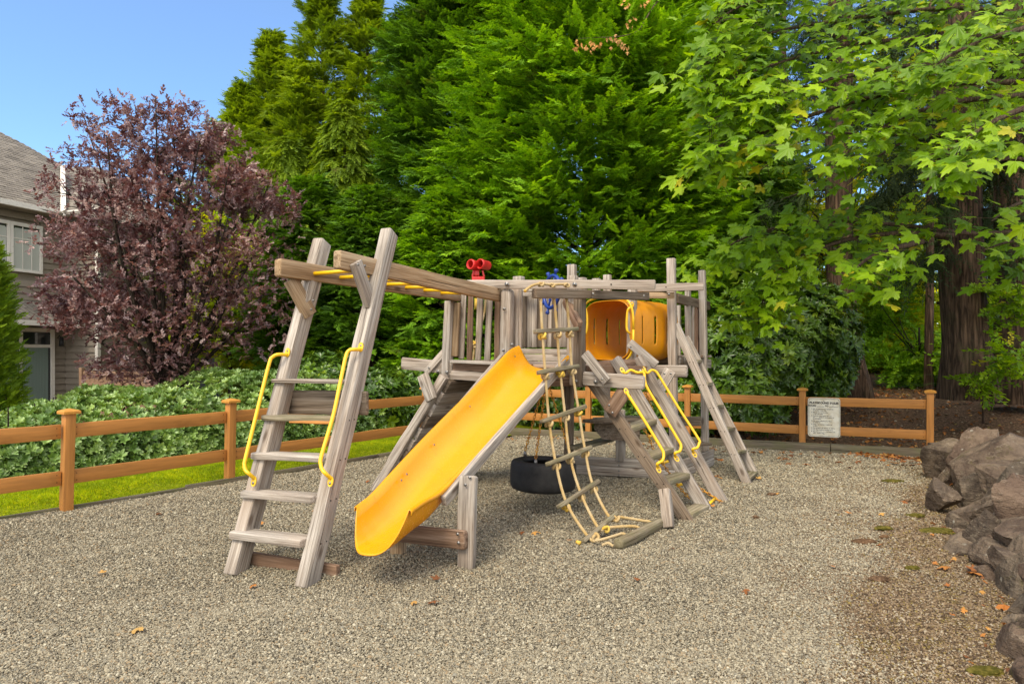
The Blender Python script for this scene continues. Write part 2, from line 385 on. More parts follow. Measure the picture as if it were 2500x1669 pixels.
rock_mat()
s = N('shingle'); v = s.coords('Object', (1, 1, 1), False); m = s.n('ShaderNodeTexBrick'); s.l(v, m.inputs['Vector'])
m.inputs['Color1'].default_value = (.20, .175, .145, 1); m.inputs['Color2'].default_value = (.34, .30, .245, 1); m.inputs['Mortar'].default_value = (.10, .09, .08, 1)
m.inputs['Scale'].default_value = 1; m.inputs['Brick Width'].default_value = .30; m.inputs['Row Height'].default_value = .13; m.inputs['Mortar Size'].default_value = .008; m.inputs['Bias'].default_value = -.1
c = s.mix(.6, m.outputs[0], s.ramp(s.noise(v, 1.3, 4, .6), [(.3, .75), (.7, 1.2)]), 'MULTIPLY'); s.bsdf(c, .9, s.bump(s.noise(v, 60, 2), .4, .006), .2); MAT['shingle'] = s.m
s = N('glass'); b = s.bsdf((.03, .035, .035), .06, None, .8); MAT['glass'] = s.m
s = N('blind'); s.bsdf((.50, .52, .46), .7, None, .3); MAT['blind'] = s.m
s = N('curtain'); s.bsdf((.20, .26, .225), .8, None, .2); MAT['curtain'] = s.m
s = N('lamp_metal'); s.bsdf((.02, .02, .02), .5, None, .4); MAT['lamp_metal'] = s.m
s = N('sign_white'); n1 = s.noise(s.pos(), 14, 4, .6); s.bsdf(s.ramp(n1, [(.4, (.74, .70, .58)), (.72, (.60, .52, .36))]), .7, None, .2); MAT['sign_white'] = s.m
s = N('sign_ink'); s.bsdf((.035, .03, .025), .6, None, .3); MAT['sign_ink'] = s.m
s = N('faded_ink'); s.bsdf((.13, .115, .095), .6, None, .3); MAT['faded_ink'] = s.m
s = N('moss'); s.bsdf(s.ramp(s.noise(s.pos(), 30, 4), [(.4, (.06, .055, .008)), (.65, (.15, .12, .025))]), .95, s.bump(s.noise(s.pos(), 60, 3), .8, .01), .1); MAT['moss'] = s.m

# ------------------------------------------------------------------ scatter node group (prototypes and points live in the same mesh)
def scatter_group():
    g = bpy.data.node_groups.new('scatter', 'GeometryNodeTree')
    g.interface.new_socket('Geometry', in_out='INPUT', socket_type='NodeSocketGeometry')
    g.interface.new_socket('Geometry', in_out='OUTPUT', socket_type='NodeSocketGeometry')
    nd = g.nodes; gi = nd.new('NodeGroupInput'); go = nd.new('NodeGroupOutput'); L = g.links.new
    def attr(nm, typ):
        a = nd.new('GeometryNodeInputNamedAttribute'); a.data_type = typ; a.inputs[0].default_value = nm
        return [o for o in a.outputs if o.enabled and o.name == 'Attribute'][0]
    def sep(k):
        c = nd.new('FunctionNodeCompare'); c.data_type = 'INT'; c.operation = 'EQUAL'
        ii = [i for i in c.inputs if i.type == 'INT' and i.enabled]
        L(attr('proto', 'INT'), ii[0]); ii[1].default_value = k
        q = nd.new('GeometryNodeSeparateGeometry'); q.domain = 'POINT'; L(gi.outputs[0], q.inputs[0]); L(c.outputs[0], q.inputs[1]); return q.outputs[0]
    jn = nd.new('GeometryNodeJoinGeometry')
    for k in (3, 2, 1):
        gt = nd.new('GeometryNodeGeometryToInstance'); L(sep(k), gt.inputs[0]); L(gt.outputs[0], jn.inputs[0])
    mp_ = nd.new('GeometryNodeMeshToPoints'); L(sep(0), mp_.inputs[0]); mp_.inputs['Radius'].default_value = .001
    ip = nd.new('GeometryNodeInstanceOnPoints'); L(mp_.outputs[0], ip.inputs['Points']); L(jn.outputs[0], ip.inputs['Instance'])
    ip.inputs['Pick Instance'].default_value = True; L(attr('pick', 'INT'), ip.inputs['Instance Index'])
    e = nd.new('FunctionNodeEulerToRotation'); L(attr('rot', 'FLOAT_VECTOR'), e.inputs[0]); L(e.outputs[0], ip.inputs['Rotation'])
    L(attr('scl', 'FLOAT_VECTOR'), ip.inputs['Scale']); L(ip.outputs[0], go.inputs[0])
    return g
SCATTER = scatter_group()
def eulers(D, Nn):
    """rotation taking local X to D and local Z near Nn"""
    D = D / np.linalg.norm(D, axis=1, keepdims=True)
    Y = np.cross(Nn, D); Y /= np.maximum(np.linalg.norm(Y, axis=1, keepdims=True), 1e-6); Z = np.cross(D, Y)
    ry = -np.arcsin(np.clip(D[:, 2], -1, 1)); rx = np.arctan2(Y[:, 2], Z[:, 2]); rz = np.arctan2(D[:, 1], D[:, 0])
    return np.stack([rx, ry, rz], 1)
def scatter(name, protos, pts, rot, scl, mat, parent=None, pick=None, origin=(0, 0, 0)):
    """protos: up to three (verts, faces); pts (n,3) world"""
    o = np.array(origin, float); vs = []; fs = []; pr = []
    for k, (pv, pf) in enumerate(protos):
        b = len(vs); vs += [tuple(v) for v in pv]; fs += [tuple(b + i for i in f) for f in pf]; pr += [k + 1] * len(pv)
    nb = len(vs); n = len(pts)
    me = bpy.data.meshes.new(name); me.from_pydata(vs + [tuple(p) for p in (np.asarray(pts) - o)], [], fs)
    tot = nb + n
    a = me.attributes.new('proto', 'INT', 'POINT'); a.data.foreach_set('value', pr + [0] * n)
    pk = np.zeros(tot, np.int32); pk[nb:] = NR.integers(0, len(protos), n) if pick is None else pick
    a = me.attributes.new('pick', 'INT', 'POINT'); a.data.foreach_set('value', pk)
    rr = np.zeros((tot, 3)); rr[nb:] = rot; a = me.attributes.new('rot', 'FLOAT_VECTOR', 'POINT'); a.data.foreach_set('vector', rr.ravel())
    ss = np.ones((tot, 3)); ss[nb:] = np.asarray(scl).reshape(n, -1) * np.ones(3); a = me.attributes.new('scl', 'FLOAT_VECTOR', 'POINT'); a.data.foreach_set('vector', ss.ravel())
    me.update(); ob = link(name, me, mat, parent, Matrix.Translation(Vector(o)))
    md = ob.modifiers.new('scatter', 'NODES'); md.node_group = SCATTER
    return ob
def unit(n):
    v = NR.normal(size=(n, 3)); return v / np.linalg.norm(v, axis=1, keepdims=True)

# leaf prototypes -------------------------------------------------
def blade(vs, fs, p, d, n, L, w, fold=.0, segs=1):
    """a pointed leaf: p base, d direction, n normal"""
    d = Vector(d).normalized(); n = Vector(n).normalized(); s = d.cross(n).normalized(); b = len(vs); p = Vector(p)
    if segs == 1:
        vs += [p, p + d * L * .45 + s * w / 2 - n * fold * w, p + d * L, p + d * L * .45 - s * w / 2 - n * fold * w]
        fs += [(b, b + 1, b + 2), (b, b + 2, b + 3)]
    else:
        m1 = p + d * L * .33; m2 = p + d * L * .7 - n * L * .05; t = p + d * L - n * L * .14
        vs += [p, m1 + s * w * .5 + n * fold * w, m2 + s * w * .42 + n * fold * w, t, m2 - s * w * .42 + n * fold * w, m1 - s * w * .5 + n * fold * w, m1, m2]
        fs += [(b, b + 1, b + 6), (b + 1, b + 2, b + 7, b + 6), (b + 2, b + 3, b + 7), (b + 7, b + 3, b + 4), (b + 6, b + 7, b + 4, b + 5), (b, b + 6, b + 5)]
def frond(seed, droop=.25, spread=.38, nb=9, bw=.068, flat=.16):
    r = random.Random(seed); vs = []; fs = []
    def ax(t): return Vector((t, 0, -droop * t * t + .03))
    for i in range(nb):
        t = .06 + .88 * i / nb; p = ax(t)
        for sd in (1, -1):
            L = spread * (1 - t * .75) * r.uniform(.75, 1.15); a = math.radians(r.uniform(32, 55))
            d = Vector((math.cos(a), sd * math.sin(a), r.uniform(-.5, .15) - droop * t)); nn = Vector((r.uniform(-flat, flat) * 2, r.uniform(-flat, flat) * 3, 1))
            blade(vs, fs, p, d, nn, L, bw * 1.1, .2)
            dn = d.normalized()
            for q in (.35, .65):
                for s2 in (1, -1):
                    a2 = math.radians(40) * s2; d2 = Vector((dn.x * math.cos(a2) - dn.y * math.sin(a2), dn.x * math.sin(a2) + dn.y * math.cos(a2), dn.z + r.uniform(-.2, .2)))
                    blade(vs, fs, p + dn * L * q, d2, nn, L * .42, bw * .75, .1)
    blade(vs, fs, ax(.8), (1, 0, -droop), (0, 0, 1), .3, bw * 1.3, .2)
    return vs, fs
def spray(seed, n=9, L=.28, w=.13, seg=2, length=1.0, up=.2):
    """twig with alternate oval leaves, unit length"""
    r = random.Random(seed); vs = []; fs = []
    for i in range(n):
        t = length * (i + .5) / n; a = (1 if i % 2 else -1) * math.radians(r.uniform(30, 75)); 
        d = Vector((math.cos(a), math.sin(a), r.uniform(-.35, .5) + up)); nn = Vector((r.uniform(-.5, .5), r.uniform(-.5, .5), 1))
        blade(vs, fs, (t, r.uniform(-.05, .05), r.uniform(-.06, .06)), d, nn, L * r.uniform(.75, 1.2), w * r.uniform(.8, 1.15), .12, seg)
    blade(vs, fs, (length, 0, 0), (1, 0, .1), (0, 0, 1), L, w, .12, seg)
    vs, fs = tube_geo([(0, 0, 0), (length * .5, 0, .01), (length, 0, 0)], .012, 3, False, vs, fs)
    return vs, fs
def whorl(seed, n=8, L=1.0, w=.32, up=.35):
    """rosette of long leaves pointing round local +X"""
    r = random.Random(seed); vs = []; fs = []
    for i in range(n):
        a = 2 * math.pi * i / n + r.uniform(-.3, .3); k = r.uniform(.05, .75)
        rad = Vector((0, math.cos(a), math.sin(a))); d = rad + Vector((up + k, 0, 0)); nn = Vector((1, 0, 0)) - rad * .4
        blade(vs, fs, rad * .03, d, nn, L * r.uniform(.75, 1.1), w * r.uniform(.85, 1.1), .1, 2)
    return vs, fs
def maple_leaf(seed, curl=.12):
    """five-lobed leaf with toothed lobes, stalk end at origin, blade along +X, about one unit long"""
    r = random.Random(seed); tips = [(-128, .48), (-66, .80), (0, 1.0), (66, .80), (128, .48)]
    out = []
    for i, (ang, L) in enumerate(tips):
        a = math.radians(ang + r.uniform(-5, 5)); L *= r.uniform(.93, 1.06)
        def q(da, f): out.append((L * f * math.cos(a + math.radians(da)), L * f * math.sin(a + math.radians(da))))
        q(-21, .64); q(-17, .84); q(-9, .80); q(0, 1.0); q(9, .80); q(17, .84); q(21, .64)
        if i < 4:
            a2 = math.radians((ang + tips[i + 1][0]) / 2); out.append((.47 * math.cos(a2), .47 * math.sin(a2)))
    out.append((-.06, .03)); out.insert(0, (-.06, -.03))
    k = r.uniform(.6, 1.3)
    def z(x, y): return -curl * k * (x * x * .9 + y * y * .7) + .05 * math.sin(5 * math.atan2(y, x + 1e-6)) * math.hypot(x, y)
    vs = [Vector((.0, 0, 0))] + [Vector((x * .9 + .05, y * .9, z(x, y))) for x, y in out]
    n = len(out); fs = [(0, i, i + 1) for i in range(1, n)]
    vs, fs = tube_geo([(-.55, 0, .16), (-.3, 0, .07), (0, 0, 0)], .012, 3, False, vs, fs)
    return vs, fs
FR_CY = [frond(1, .15), frond(2, .3), frond(3, .05, .33)]
FR_CE = [frond(4, .6, .34), frond(5, .85, .30), frond(6, .4, .36)]
FR_MIX = [FR_CE[2], FR_CY[1], frond(44, .45, .30, 8, .06)]
FR_FIR = [frond(7, .7, .22, 9, .03), frond(8, .5, .25, 9, .03), frond(9, .9, .22, 9, .03)]
SP_PLUM = [spray(11, 8, .26, .19, 1, .7), spray(12, 9, .25, .18, 1, .65), spray(13, 7, .28, .20, 1, .7)]
SP_FOR = [spray(14, 8, .30, .2, 1), spray(15, 9, .28, .2, 1), spray(16, 7, .32, .22, 1)]
SP_HEDGE = [whorl(17, 7, .9, .33, .8), whorl(18, 8, .9, .33, .6), whorl(19, 6, 1.0, .36, 1.0)]
WH_RHO = [whorl(20, 9, 1, .30, .15), whorl(21, 8, 1, .30, .3), whorl(22, 10, 1, .30, .05)]
LF_MAP = [maple_leaf(23, .2), maple_leaf(24, .5), maple_leaf(27, .1)]
def protomesh(nm, p, mat):
    me = mesh(nm, p[0], p[1]); me.materials.append(mat); return me

# ------------------------------------------------------------------ terrain
def sst(a, b, x): t = np.clip((x - a) / (b - a), 0, 1); return t * t * (3 - 2 * t)
WALL_LINE = [(1.6, 1.8), (2.25, 3.0), (2.97, 4.25), (3.28, 4.98), (3.85, 5.9), (4.5, 6.9), (5.2, 7.9), (5.75, 8.8), (6.6, 9.7), (9, 9.8), (40, 8)]
def wall_x(y):
    ys = [p[1] for p in WALL_LINE[:9]]; xs = [p[0] for p in WALL_LINE[:9]]
    return np.interp(y, ys, xs)
def H(x, y):
    x = np.asarray(x, float); y = np.asarray(y, float)
    d = (x - 6.29) * .45 + (y - 10.27) * .893 - .25       # behind the back fence
    back = sst(0, 5, d) * .62 * sst(2.5, 6, x) + sst(5, 25, d) * .8 * sst(2, 6, x)
    right = sst(.42, 1.05, x - wall_x(y)) * .36 * sst(10.6, 9.4, y) + sst(.7, 6, x - wall_x(y)) * .5
    return np.maximum(back, right * sst(12.5, 8, y))
def sheet(name, xs, ys, fn, mat, mask=None):
    X, Y = np.meshgrid(xs, ys); Z = fn(X, Y); nx = len(xs)
    vs = np.stack([X.ravel(), Y.ravel(), Z.ravel()], 1)
    fs = [(j * nx + i, j * nx + i + 1, (j + 1) * nx + i + 1, (j + 1) * nx + i) for j in range(len(ys) - 1) for i in range(nx - 1)]
    if mask is not None: fs = [f for f in fs if mask(vs[f[0]][0] + .5 * (xs[1] - xs[0]), vs[f[0]][1] + .5 * (ys[1] - ys[0]))]
    me = mesh(name, vs.tolist(), fs, True); return link(name, me, mat)
def dz(X, Y, a=.03, f=1.3):
    return np.array([noise.noise(Vector((float(x) * f, float(y) * f, 3.3))) for x, y in zip(np.ravel(X), np.ravel(Y))]).reshape(np.shape(X)) * a
xs = np.concatenate([np.linspace(-150, -16, 12), np.linspace(-15, 22, 112), np.linspace(24, 150, 12)])
ys = np.concatenate([np.linspace(-20, 0, 8), np.linspace(.4, 26, 100), np.linspace(28, 300, 14)])
g = sheet('ground', xs, ys, lambda X, Y: H(X, Y) - .06 + dz(X, Y, .05) * sst(9, 13, Y), MAT['forest_soil']); tag(g, kind='structure')

# fence lines, gravel outline
FL0, FLD = Vector((-4.43, 6.78)), Vector((1.0, 1.5))
def left_edge_x(y): return -4.79 + (y - 6.38) * (1.85 / 2.52) - .03 * np.sin(y * 1.3)
def back_edge_y(x): return 13.1 - (x + 0) * .452
def gravel_h(X, Y):
    dip = -.035 * np.exp(-(((X - .6) / .9) ** 2 + ((Y - 6.6) / 1.0) ** 2)) - .05 * np.exp(-(((X + .93) / .45) ** 2 + ((Y - 4.45) / .4) ** 2)) + .02 * np.exp(-(((X + 1.0) / .7) ** 2 + ((Y - 3.85) / .3) ** 2)) - .03 * np.exp(-(((X + 1.75) / .5) ** 2 + ((Y - 4.55) / .3) ** 2)) - .03 * np.exp(-(((X - 1.2) / .5) ** 2 + ((Y - 5.6) / .4) ** 2))
    return dz(X, Y, .040, .9) + dz(X, Y, .022, 3.1) + dip + .01 * np.sin(X * 2.1 + Y)
def in_gravel(x, y): return x > left_edge_x(y) + .02 and y < back_edge_y(x) and x < wall_x(y) + .45
gx = np.linspace(-9, 8, 171); gy = np.linspace(.5, 14, 136)
gr = sheet('gravel_bed', gx, gy, gravel_h, MAT['gravel'], lambda x, y: x > left_edge_x(y) - .1 and y < back_edge_y(x) + .1 and x < wall_x(y) + .5); tag(gr, kind='structure')

def bed_z(x, y):
    return float(gravel_h(np.array([float(x)]), np.array([float(y)]))[0])
# loose pebbles
def pebble(seed):
    r = random.Random(seed); bm = bmesh.new(); bmesh.ops.create_icosphere(bm, subdivisions=1, radius=1)
    for v in bm.verts: v.co *= r.uniform(.85, 1.12); v.co.z *= .62; v.co.x *= 1.15
    vs = [v.co.copy() for v in bm.verts]; fs = [tuple(v.index for v in f.verts) for f in bm.faces]; bm.free(); return vs, fs
PEB = [pebble(1), pebble(2), pebble(3)]
def pebbles():
    n = 760000
    y = 2.75 + (13.3 - 2.75) * NR.random(n) ** 1.9; x = (NR.random(n) * 2 - 1) * (y * .79 + .15)
    keep = (x > left_edge_x(y) + .03) & (y < back_edge_y(x) - .1) & (x < wall_x(y) + .25)
    x, y = x[keep], y[keep]
    # interpolate the bed height from its grid
    Z = np.array([v.co.z for v in gr.data.vertices]).reshape(len(gy), len(gx))
    fi = (x - gx[0]) / (gx[1] - gx[0]); fj = (y - gy[0]) / (gy[1] - gy[0]); i = fi.astype(int); j = fj.astype(int); a = fi - i; b = fj - j
    z = (Z[j, i] * (1 - a) + Z[j, i + 1] * a) * (1 - b) + (Z[j + 1, i] * (1 - a) + Z[j + 1, i + 1] * a) * b
    r = np.clip(NR.lognormal(math.log(.0046), .30, len(x)), .0026, .012) * (1 + np.clip(y - 4.5, 0, 8) * .13)
    rot = np.stack([NR.normal(0, .5, len(x)), NR.normal(0, .5, len(x)), NR.random(len(x)) * 6.28], 1)
    nn = np.sin(x * 3.1 + y * 1.7) * .22 + np.sin(x * 7.3 - y * 5.1) * .14 + NR.normal(0, .22, len(x))
    dirt = (x - wall_x(y) + nn) > -.62 - .12 * np.clip(6 - y, 0, 3)
    keep2 = ~dirt | (NR.random(len(x)) < .55); x, y, z, r, rot, dirt = x[keep2], y[keep2], z[keep2], r[keep2], rot[keep2], dirt[keep2]
    for nm, m, mt in (('gravel_pebbles', ~dirt, 'pebble'), ('dirty_gravel', dirt, 'dirty_pebble')):
        o = scatter(nm, PEB, np.stack([x[m], y[m], z[m] + r[m] * .2 + NR.random(m.sum()) * .006], 1), rot[m], r[m][:, None], MAT[mt])
        tag(o, 'loose small grey and tan pebbles covering the play area' if mt == 'pebble' else 'brown dirty gravel mixed with needles beside the rock wall', 'gravel', kind='stuff')
pebbles()

# lawn strip: base and blades
def lawn():
    vs = []; fs = []; n = 60
    for i in range(n):
        y = -1 + 15 * i / (n - 1); x = float(left_edge_x(y))
        for k in range(7):
            t = k / 6; px_ = x - .02 - 1.55 * t; vs.append((px_, y + .68 * t, .0 + .075 * float(sst(0, .25, t)) + .012 * math.sin(y * 5 + k)))
    for i in range(n - 1):
        for k in range(6): a = i * 7 + k; fs.append((a, a + 7, a + 8, a + 1))
    o = link('lawn', mesh('lawn', vs, fs, True), MAT['lawn_base']); tag(o, kind='structure')
    m = 60000; y = 2 + 11.2 * NR.random(m); t = NR.random(m) ** .9 * .98 + .02; x = left_edge_x(y) - .04 - 1.5 * t; yy = y + .65 * t
    z = .075 * sst(0, .25, t)
    vs = []; fs = []
    for k in range(3):
        v = []; f = []
        for q in range(6): blade(v, f, (R.uniform(-.6, .6), R.uniform(-.6, .6), 0), (R.uniform(-.5, .5), R.uniform(-.5, .5), 1), (R.uniform(-1, 1), R.uniform(-1, 1), 0.01), R.uniform(.7, 1.1), .22)
        vs.append((v, f))
    o = scatter('grass', vs, np.stack([x, yy, z], 1), np.stack([NR.normal(0, .15, m), NR.normal(0, .15, m), NR.random(m) * 6.28], 1), (NR.random(m)[:, None] * .5 + .6) * .034, MAT['grass_blade'])
    tag(o, 'short bright yellow-green grass strip beside the stained fence', 'grass', kind='stuff')
lawn()
# thin timber edging along the lawn, boards of the back kerb
for i, (y0, y1) in enumerate(((3.0, 5.4), (5.4, 7.8), (7.8, 10.2), (10.2, 12.7))):
    a = Vector((float(left_edge_x(y0)), y0, -.005)); b = Vector((float(left_edge_x(y1)), y1 - .012, -.005))
    o = beam('timber_edging', a, b, .045, .12 if i > 1 else .08, MAT['timber_edge'], None, seg=6)
    tag(o, ('grey edging timber between lawn and gravel, nearest the camera', 'low edging timber beside the lawn next to the first fence post', 'edging timber along the lawn behind the tall ladder', 'dark raised edging timber at the far end of the lawn')[i], 'edging board', 'timber edging along the lawn')
kx = [-1.6, .75, 3.15, 5.0, 6.75]
for i in range(4):
    a = Vector((kx[i], 12.97 - kx[i] * .452, .04)); b = Vector((kx[i + 1] - .012, 12.97 - kx[i + 1] * .452, .04))
    o = beam('kerb_timber', a, b, .12, .19, MAT['timber_edge'], None, seg=10, worn=.004)
    tag(o, ('kerb timber at the back behind the slide and tyre swing', 'kerb timber at the back behind the tower ladders', 'kerb timber below the playground sign', 'mossy kerb timber ending at the last fence post by the boulders')[i], 'kerb', 'timbers of the back kerb')

# ------------------------------------------------------------------ fences
def fence(name, pts, label, lean=None, z0=None):
    root = thing(name, (pts[0][0], pts[0][1], 0), label, 'fence')
    d = (Vector(pts[1]) - Vector(pts[0])).normalized(); nrm = Vector((d.y, -d.x, 0))
    for i, p in enumerate(pts):
        le = lean[i] if lean else 0
        z = z0[i] if z0 else 0
        a = Vector((p[0] - le * .0, p[1], -.1)); b = Vector((p[0] + le, p[1], .965 + z))
        beam('fence_post', a, b, .095, .095, MAT['fence_stain'], root, side=(d.x, d.y, 0), cham=.004, worn=.0008)
        M = frame(b, b + Vector((0, 0, 1)), (d.x, d.y, 0))
        vs = []; fs = []
        for x, s_ in ((-.002, .078), (.022, .078), (.032, .066), (.048, .012)):
            for u, v in ((1, 1), (-1, 1), (-1, -1), (1, -1)): vs.append((x, u * s_, v * s_))
        for q in range(3):
            for j in range(4): fs.append((q * 4 + j, q * 4 + (j + 1) % 4, q * 4 + 4 + (j + 1) % 4, q * 4 + 4 + j))
        fs += [(3, 2, 1, 0), (12, 13, 14, 15)]
        link('post_cap', mesh('post_cap', vs, fs), MAT['cap_stain'], root, M)
    for i in range(len(pts) - 1):
        a = Vector((*pts[i], 0)); b = Vector((*pts[i + 1], 0)); dd = (b - a).normalized()
        za = z0[i] if z0 else 0; zb = z0[i + 1] if z0 else 0
        for z in (.79, .33):
            beam('fence_rail', a + dd * .05 + Vector((0, 0, z + za)), b - dd * .05 + Vector((0, 0, z + zb)), .04, .14, MAT['fence_stain'], root, side=(dd.y, -dd.x, 0), cham=.003, worn=.0022)
            for t_, w_ in ((.09, za), ((b - a).length - .09, zb)):
                for q_ in (-.035, .035): bolt(a + dd * t_ + Vector((dd.y, -dd.x, 0)) * .0195 + Vector((0, 0, z + w_ + q_)), (dd.y, -dd.x, 0), root, .005, False)
    return root
lf = [(FL0.x + FLD.x * t, FL0.y + FLD.y * t) for t in (-2, -1, 0, 1, 2, 3, 4)]
fence('rail_fence', lf, 'orange-brown stained two-rail fence along the lawn on the left', lean=[.01, .01, .03, .022, .02, .01, 0])
bf = [(.02, 13.42), (1.42, 12.66), (3.05, 11.85), (4.71, 11.07), (6.29, 10.27)]
fence('rail_fence', bf, 'orange-brown stained two-rail fence across the back with a notice on it', z0=[0, 0, 0, -.01, .0])

# sign
def sign():
    a = P(2012, 1019, 10.9); w, h = .47, .62; d = Vector((.893, -.45, 0)); n = Vector((-.45, -.893, 0))
    c = P(2011.5, 1018.5, 10.86)
    root = thing('rules_sign', c, 'white metal playground rules notice screwed to the back fence', 'sign')
    M = Matrix((d, Vector((0, 0, 1)), -n * -1)).transposed().to_4x4(); M = Matrix((d, Vector((-.0, 0, 1)), n)).transposed().to_4x4(); M.translation = c
    def rr(w, h, r, z0, z1, nm, mt, ring=0):
        o = []; 
        for cx, cy, a0 in ((w / 2 - r, h / 2 - r, 0), (-w / 2 + r, h / 2 - r, 90), (-w / 2 + r, -h / 2 + r, 180), (w / 2 - r, -h / 2 + r, 270)):
            for k in range(6): t = math.radians(a0 + 18 * k); o.append((cx + r * math.cos(t), cy + r * math.sin(t)))
        k = len(o)
        if not ring:
            vs = [(x, y, z0) for x, y in o] + [(x, y, z1) for x, y in o]; fs = [tuple(range(k, 2 * k)), tuple(range(k))[::-1]] + [(i, (i + 1) % k, k + (i + 1) % k, k + i) for i in range(k)]
        else:
            f1 = 1 - ring / (w / 2); f2 = 1 - ring / (h / 2); vs = [(x, y, z1) for x, y in o] + [(x * f1, y * f2, z1) for x, y in o]; fs = [(i, (i + 1) % k, k + (i + 1) % k, k + i) for i in range(k)]
        return link(nm, mesh(nm, vs, fs), MAT[mt], root, M)
    rr(w, h, .045, -.004, .0, 'panel', 'sign_white'); rr(w - .026, h - .026, .036, 0, .0012, 'border_line', 'sign_ink', .0045)
    def txt(s_, x, y, size, mt, al='LEFT', bold=0, sx=1.0):
        cu = bpy.data.curves.new('lettering', 'FONT'); cu.body = s_; cu.size = size; cu.align_x = al; cu.offset = bold; cu.space_character = 1.05
        ob = bpy.data.objects.new('tmp', cu); COL.objects.link(ob); dg = bpy.context.evaluated_depsgraph_get()
        me = bpy.data.meshes.new_from_object(ob.evaluated_get(dg)); bpy.data.objects.remove(ob); me.materials.clear()
        o = link('lettering', me, MAT[mt], root, M @ Matrix.Translation((x, y, .0015)) @ Matrix.Diagonal((sx, 1, 1, 1))); return o
    txt('PLAYGROUND RULES', 0, .215, .044, 'sign_ink', 'CENTER', .0026, .94)
    txt('HOURS ______ TO _______', -.015, .172, .034, 'sign_ink', 'CENTER', .0018)
    txt('7', .13, .176, .032, 'faded_ink', 'CENTER')
    y = .125
    for ln in ('1. Use of playground equipment\n    is at your own risk.', '2. Play area reserved for\n    residents only.', '3. Youngster(s) under the age\n    of ____ must be accompanied\n    by an adult.',
               '4. No rough playing or yelling\n    permitted.', '5. Only 1 person per swing at\n    a time.', '6. No jumping off swings or slides.', '7. No glass bottles in play area.', '8. No pets over ____ permitted in\n    play equipment.'):
        txt(ln, -.185, y, .0235, 'sign_ink', bold=.0007); y -= .029 * (ln.count('\n') + 1) - .003 * ln.count('\n')
    for yy in (.262, -.262): bolt(M @ Vector((0, yy, 0)), n, root, .008)
sign()

# ------------------------------------------------------------------ the play structure
PS = thing('play_structure', P(1300, 1220, 7.2).xy.to_3d(), 'weathered grey timber play structure with yellow slide, monkey bars, tunnel and ladders', 'play structure')
GW, TW, DW, SW, RW = (MAT[k] for k in ('grey_wood', 'tan_wood', 'dark_wood', 'step_wood', 'red_wood'))
V_ = Vector((.940, -.342, 0)); U_ = Vector((.342, .940, 0))          # tall ladder and monkey bars
WV = Vector((.86, -.5, 0)); WU = Vector((.5, .86, 0))                # wings and side ladders
# tall ladder
lr0, lr1 = P(574, 1404, 4.90), P(787, 590, 5.85)
rr0, rr1 = P(748, 1436, 4.67), P(951, 567, 5.71)
beam('ladder_rail', lr0, lr1, .10, .145, GW, PS, side=V_, cham=.012, worn=.004)
beam('ladder_rail', rr0, rr1, .10, .145, GW, PS, side=V_, cham=.012, worn=.004)
def on(a, b, py):   # point of a segment at photo row py
    lo, hi = 0., 1.
    f = lambda t: HY - (((a + (b - a) * t).z - CAMZ) / (a + (b - a) * t).y) * FPX
    inc = f(1) > f(0)
    for _ in range(40):
        m = (lo + hi) / 2
        if (f(m) < py) == inc: lo = m
        else: hi = m
    return a + (b - a) * lo
for (yl, yr, h, mt) in ((928, 931, .030, GW), (1017, 1021, .042, SW), (1108, 1116, .048, GW), (1200, 1214, .052, GW), (1298, 1318, .055, GW)):
    a = on(lr0, lr1, yl) - V_ * .055 - U_ * .05; b = on(rr0, rr1, yr) - V_ * .045 - U_ * .05
    beam('ladder_step', a, b, .15, h, mt, PS, side=U_, cham=.010, worn=.003)
beam('splintered_edge', on(lr0, lr1, 1024).lerp(on(rr0, rr1, 1028), .36) - U_ * .13, on(lr0, lr1, 1024).lerp(on(rr0, rr1, 1028), .93) - U_ * .128, .02, .022, MAT['fence_stain'], PS, side=U_, cham=.006, worn=.006)
a = on(lr0, lr1, 983) + U_ * .11 - V_ * .0; b = on(rr0, rr1, 985) + U_ * .11 + V_ * .09
beam('back_board', a, b, .04, .185, DW, PS, side=U_)
a = on(lr0, lr1, 1370) + U_ * .10 + V_ * .05; b = P(826, 1394, 4.72)
beam('base_board', P(612, 1362, 5.05), P(826, 1396, 4.80), .05, .10, RW, PS, side=U_, cham=.008, worn=.004)
for py in (1024, 1120, 1218, 1322):
    c = on(rr0, rr1, py) + V_ * .051
    for k in (-.03, .035): bolt(c + U_ * k, V_, PS, .006, False)
for (px_, py_, d_) in ((949, 648, 5.62),): bolt(P(px_, py_, 5.63) , V_, PS, .018)
def hole(p, n, r, parent=None):
    bolt(p, n, parent or PS, r, True)
# monkey bars
ML0, ML1 = P(677, 653, 5.35), P(1122, 720.5, 7.68)
MR0, MR1 = P(822, 633, 5.17), P(1223, 721.7, 7.52)
beam('monkey_bar_beam', ML0, ML1, .075, .14, TW, PS, cham=.012, worn=.003)
beam('monkey_bar_beam', MR0, MR1, .075, .14, TW, PS, cham=.012, worn=.003)
for k in range(7):
    t = .135 + k * .117
    a = ML0.lerp(ML1, t) + V_ * .03; b = MR0.lerp(MR1, t + .03) - V_ * .02
    a.z -= .01; b.z -= .012
    tube('monkey_bar', [a, b], .0165, MAT['handle_yellow'], PS, 12)
# knee braces of the ladder
beam('knee_brace', P(709, 682, 5.50) - V_ * .0, P(757, 770, 5.60), .045, .145, TW, PS, side=V_, cham=.004)
beam('knee_brace', P(868, 640, 5.28) , P(904, 745, 5.42) , .045, .12, GW, PS, side=V_, cham=.004)
for p in (P(762, 734, 5.55), P(757, 756, 5.56), P(870, 647, 5.24), P(887, 650, 5.26)): bolt(p + V_ * .026 - U_ * .02, V_ - U_ * .3, PS, .011)
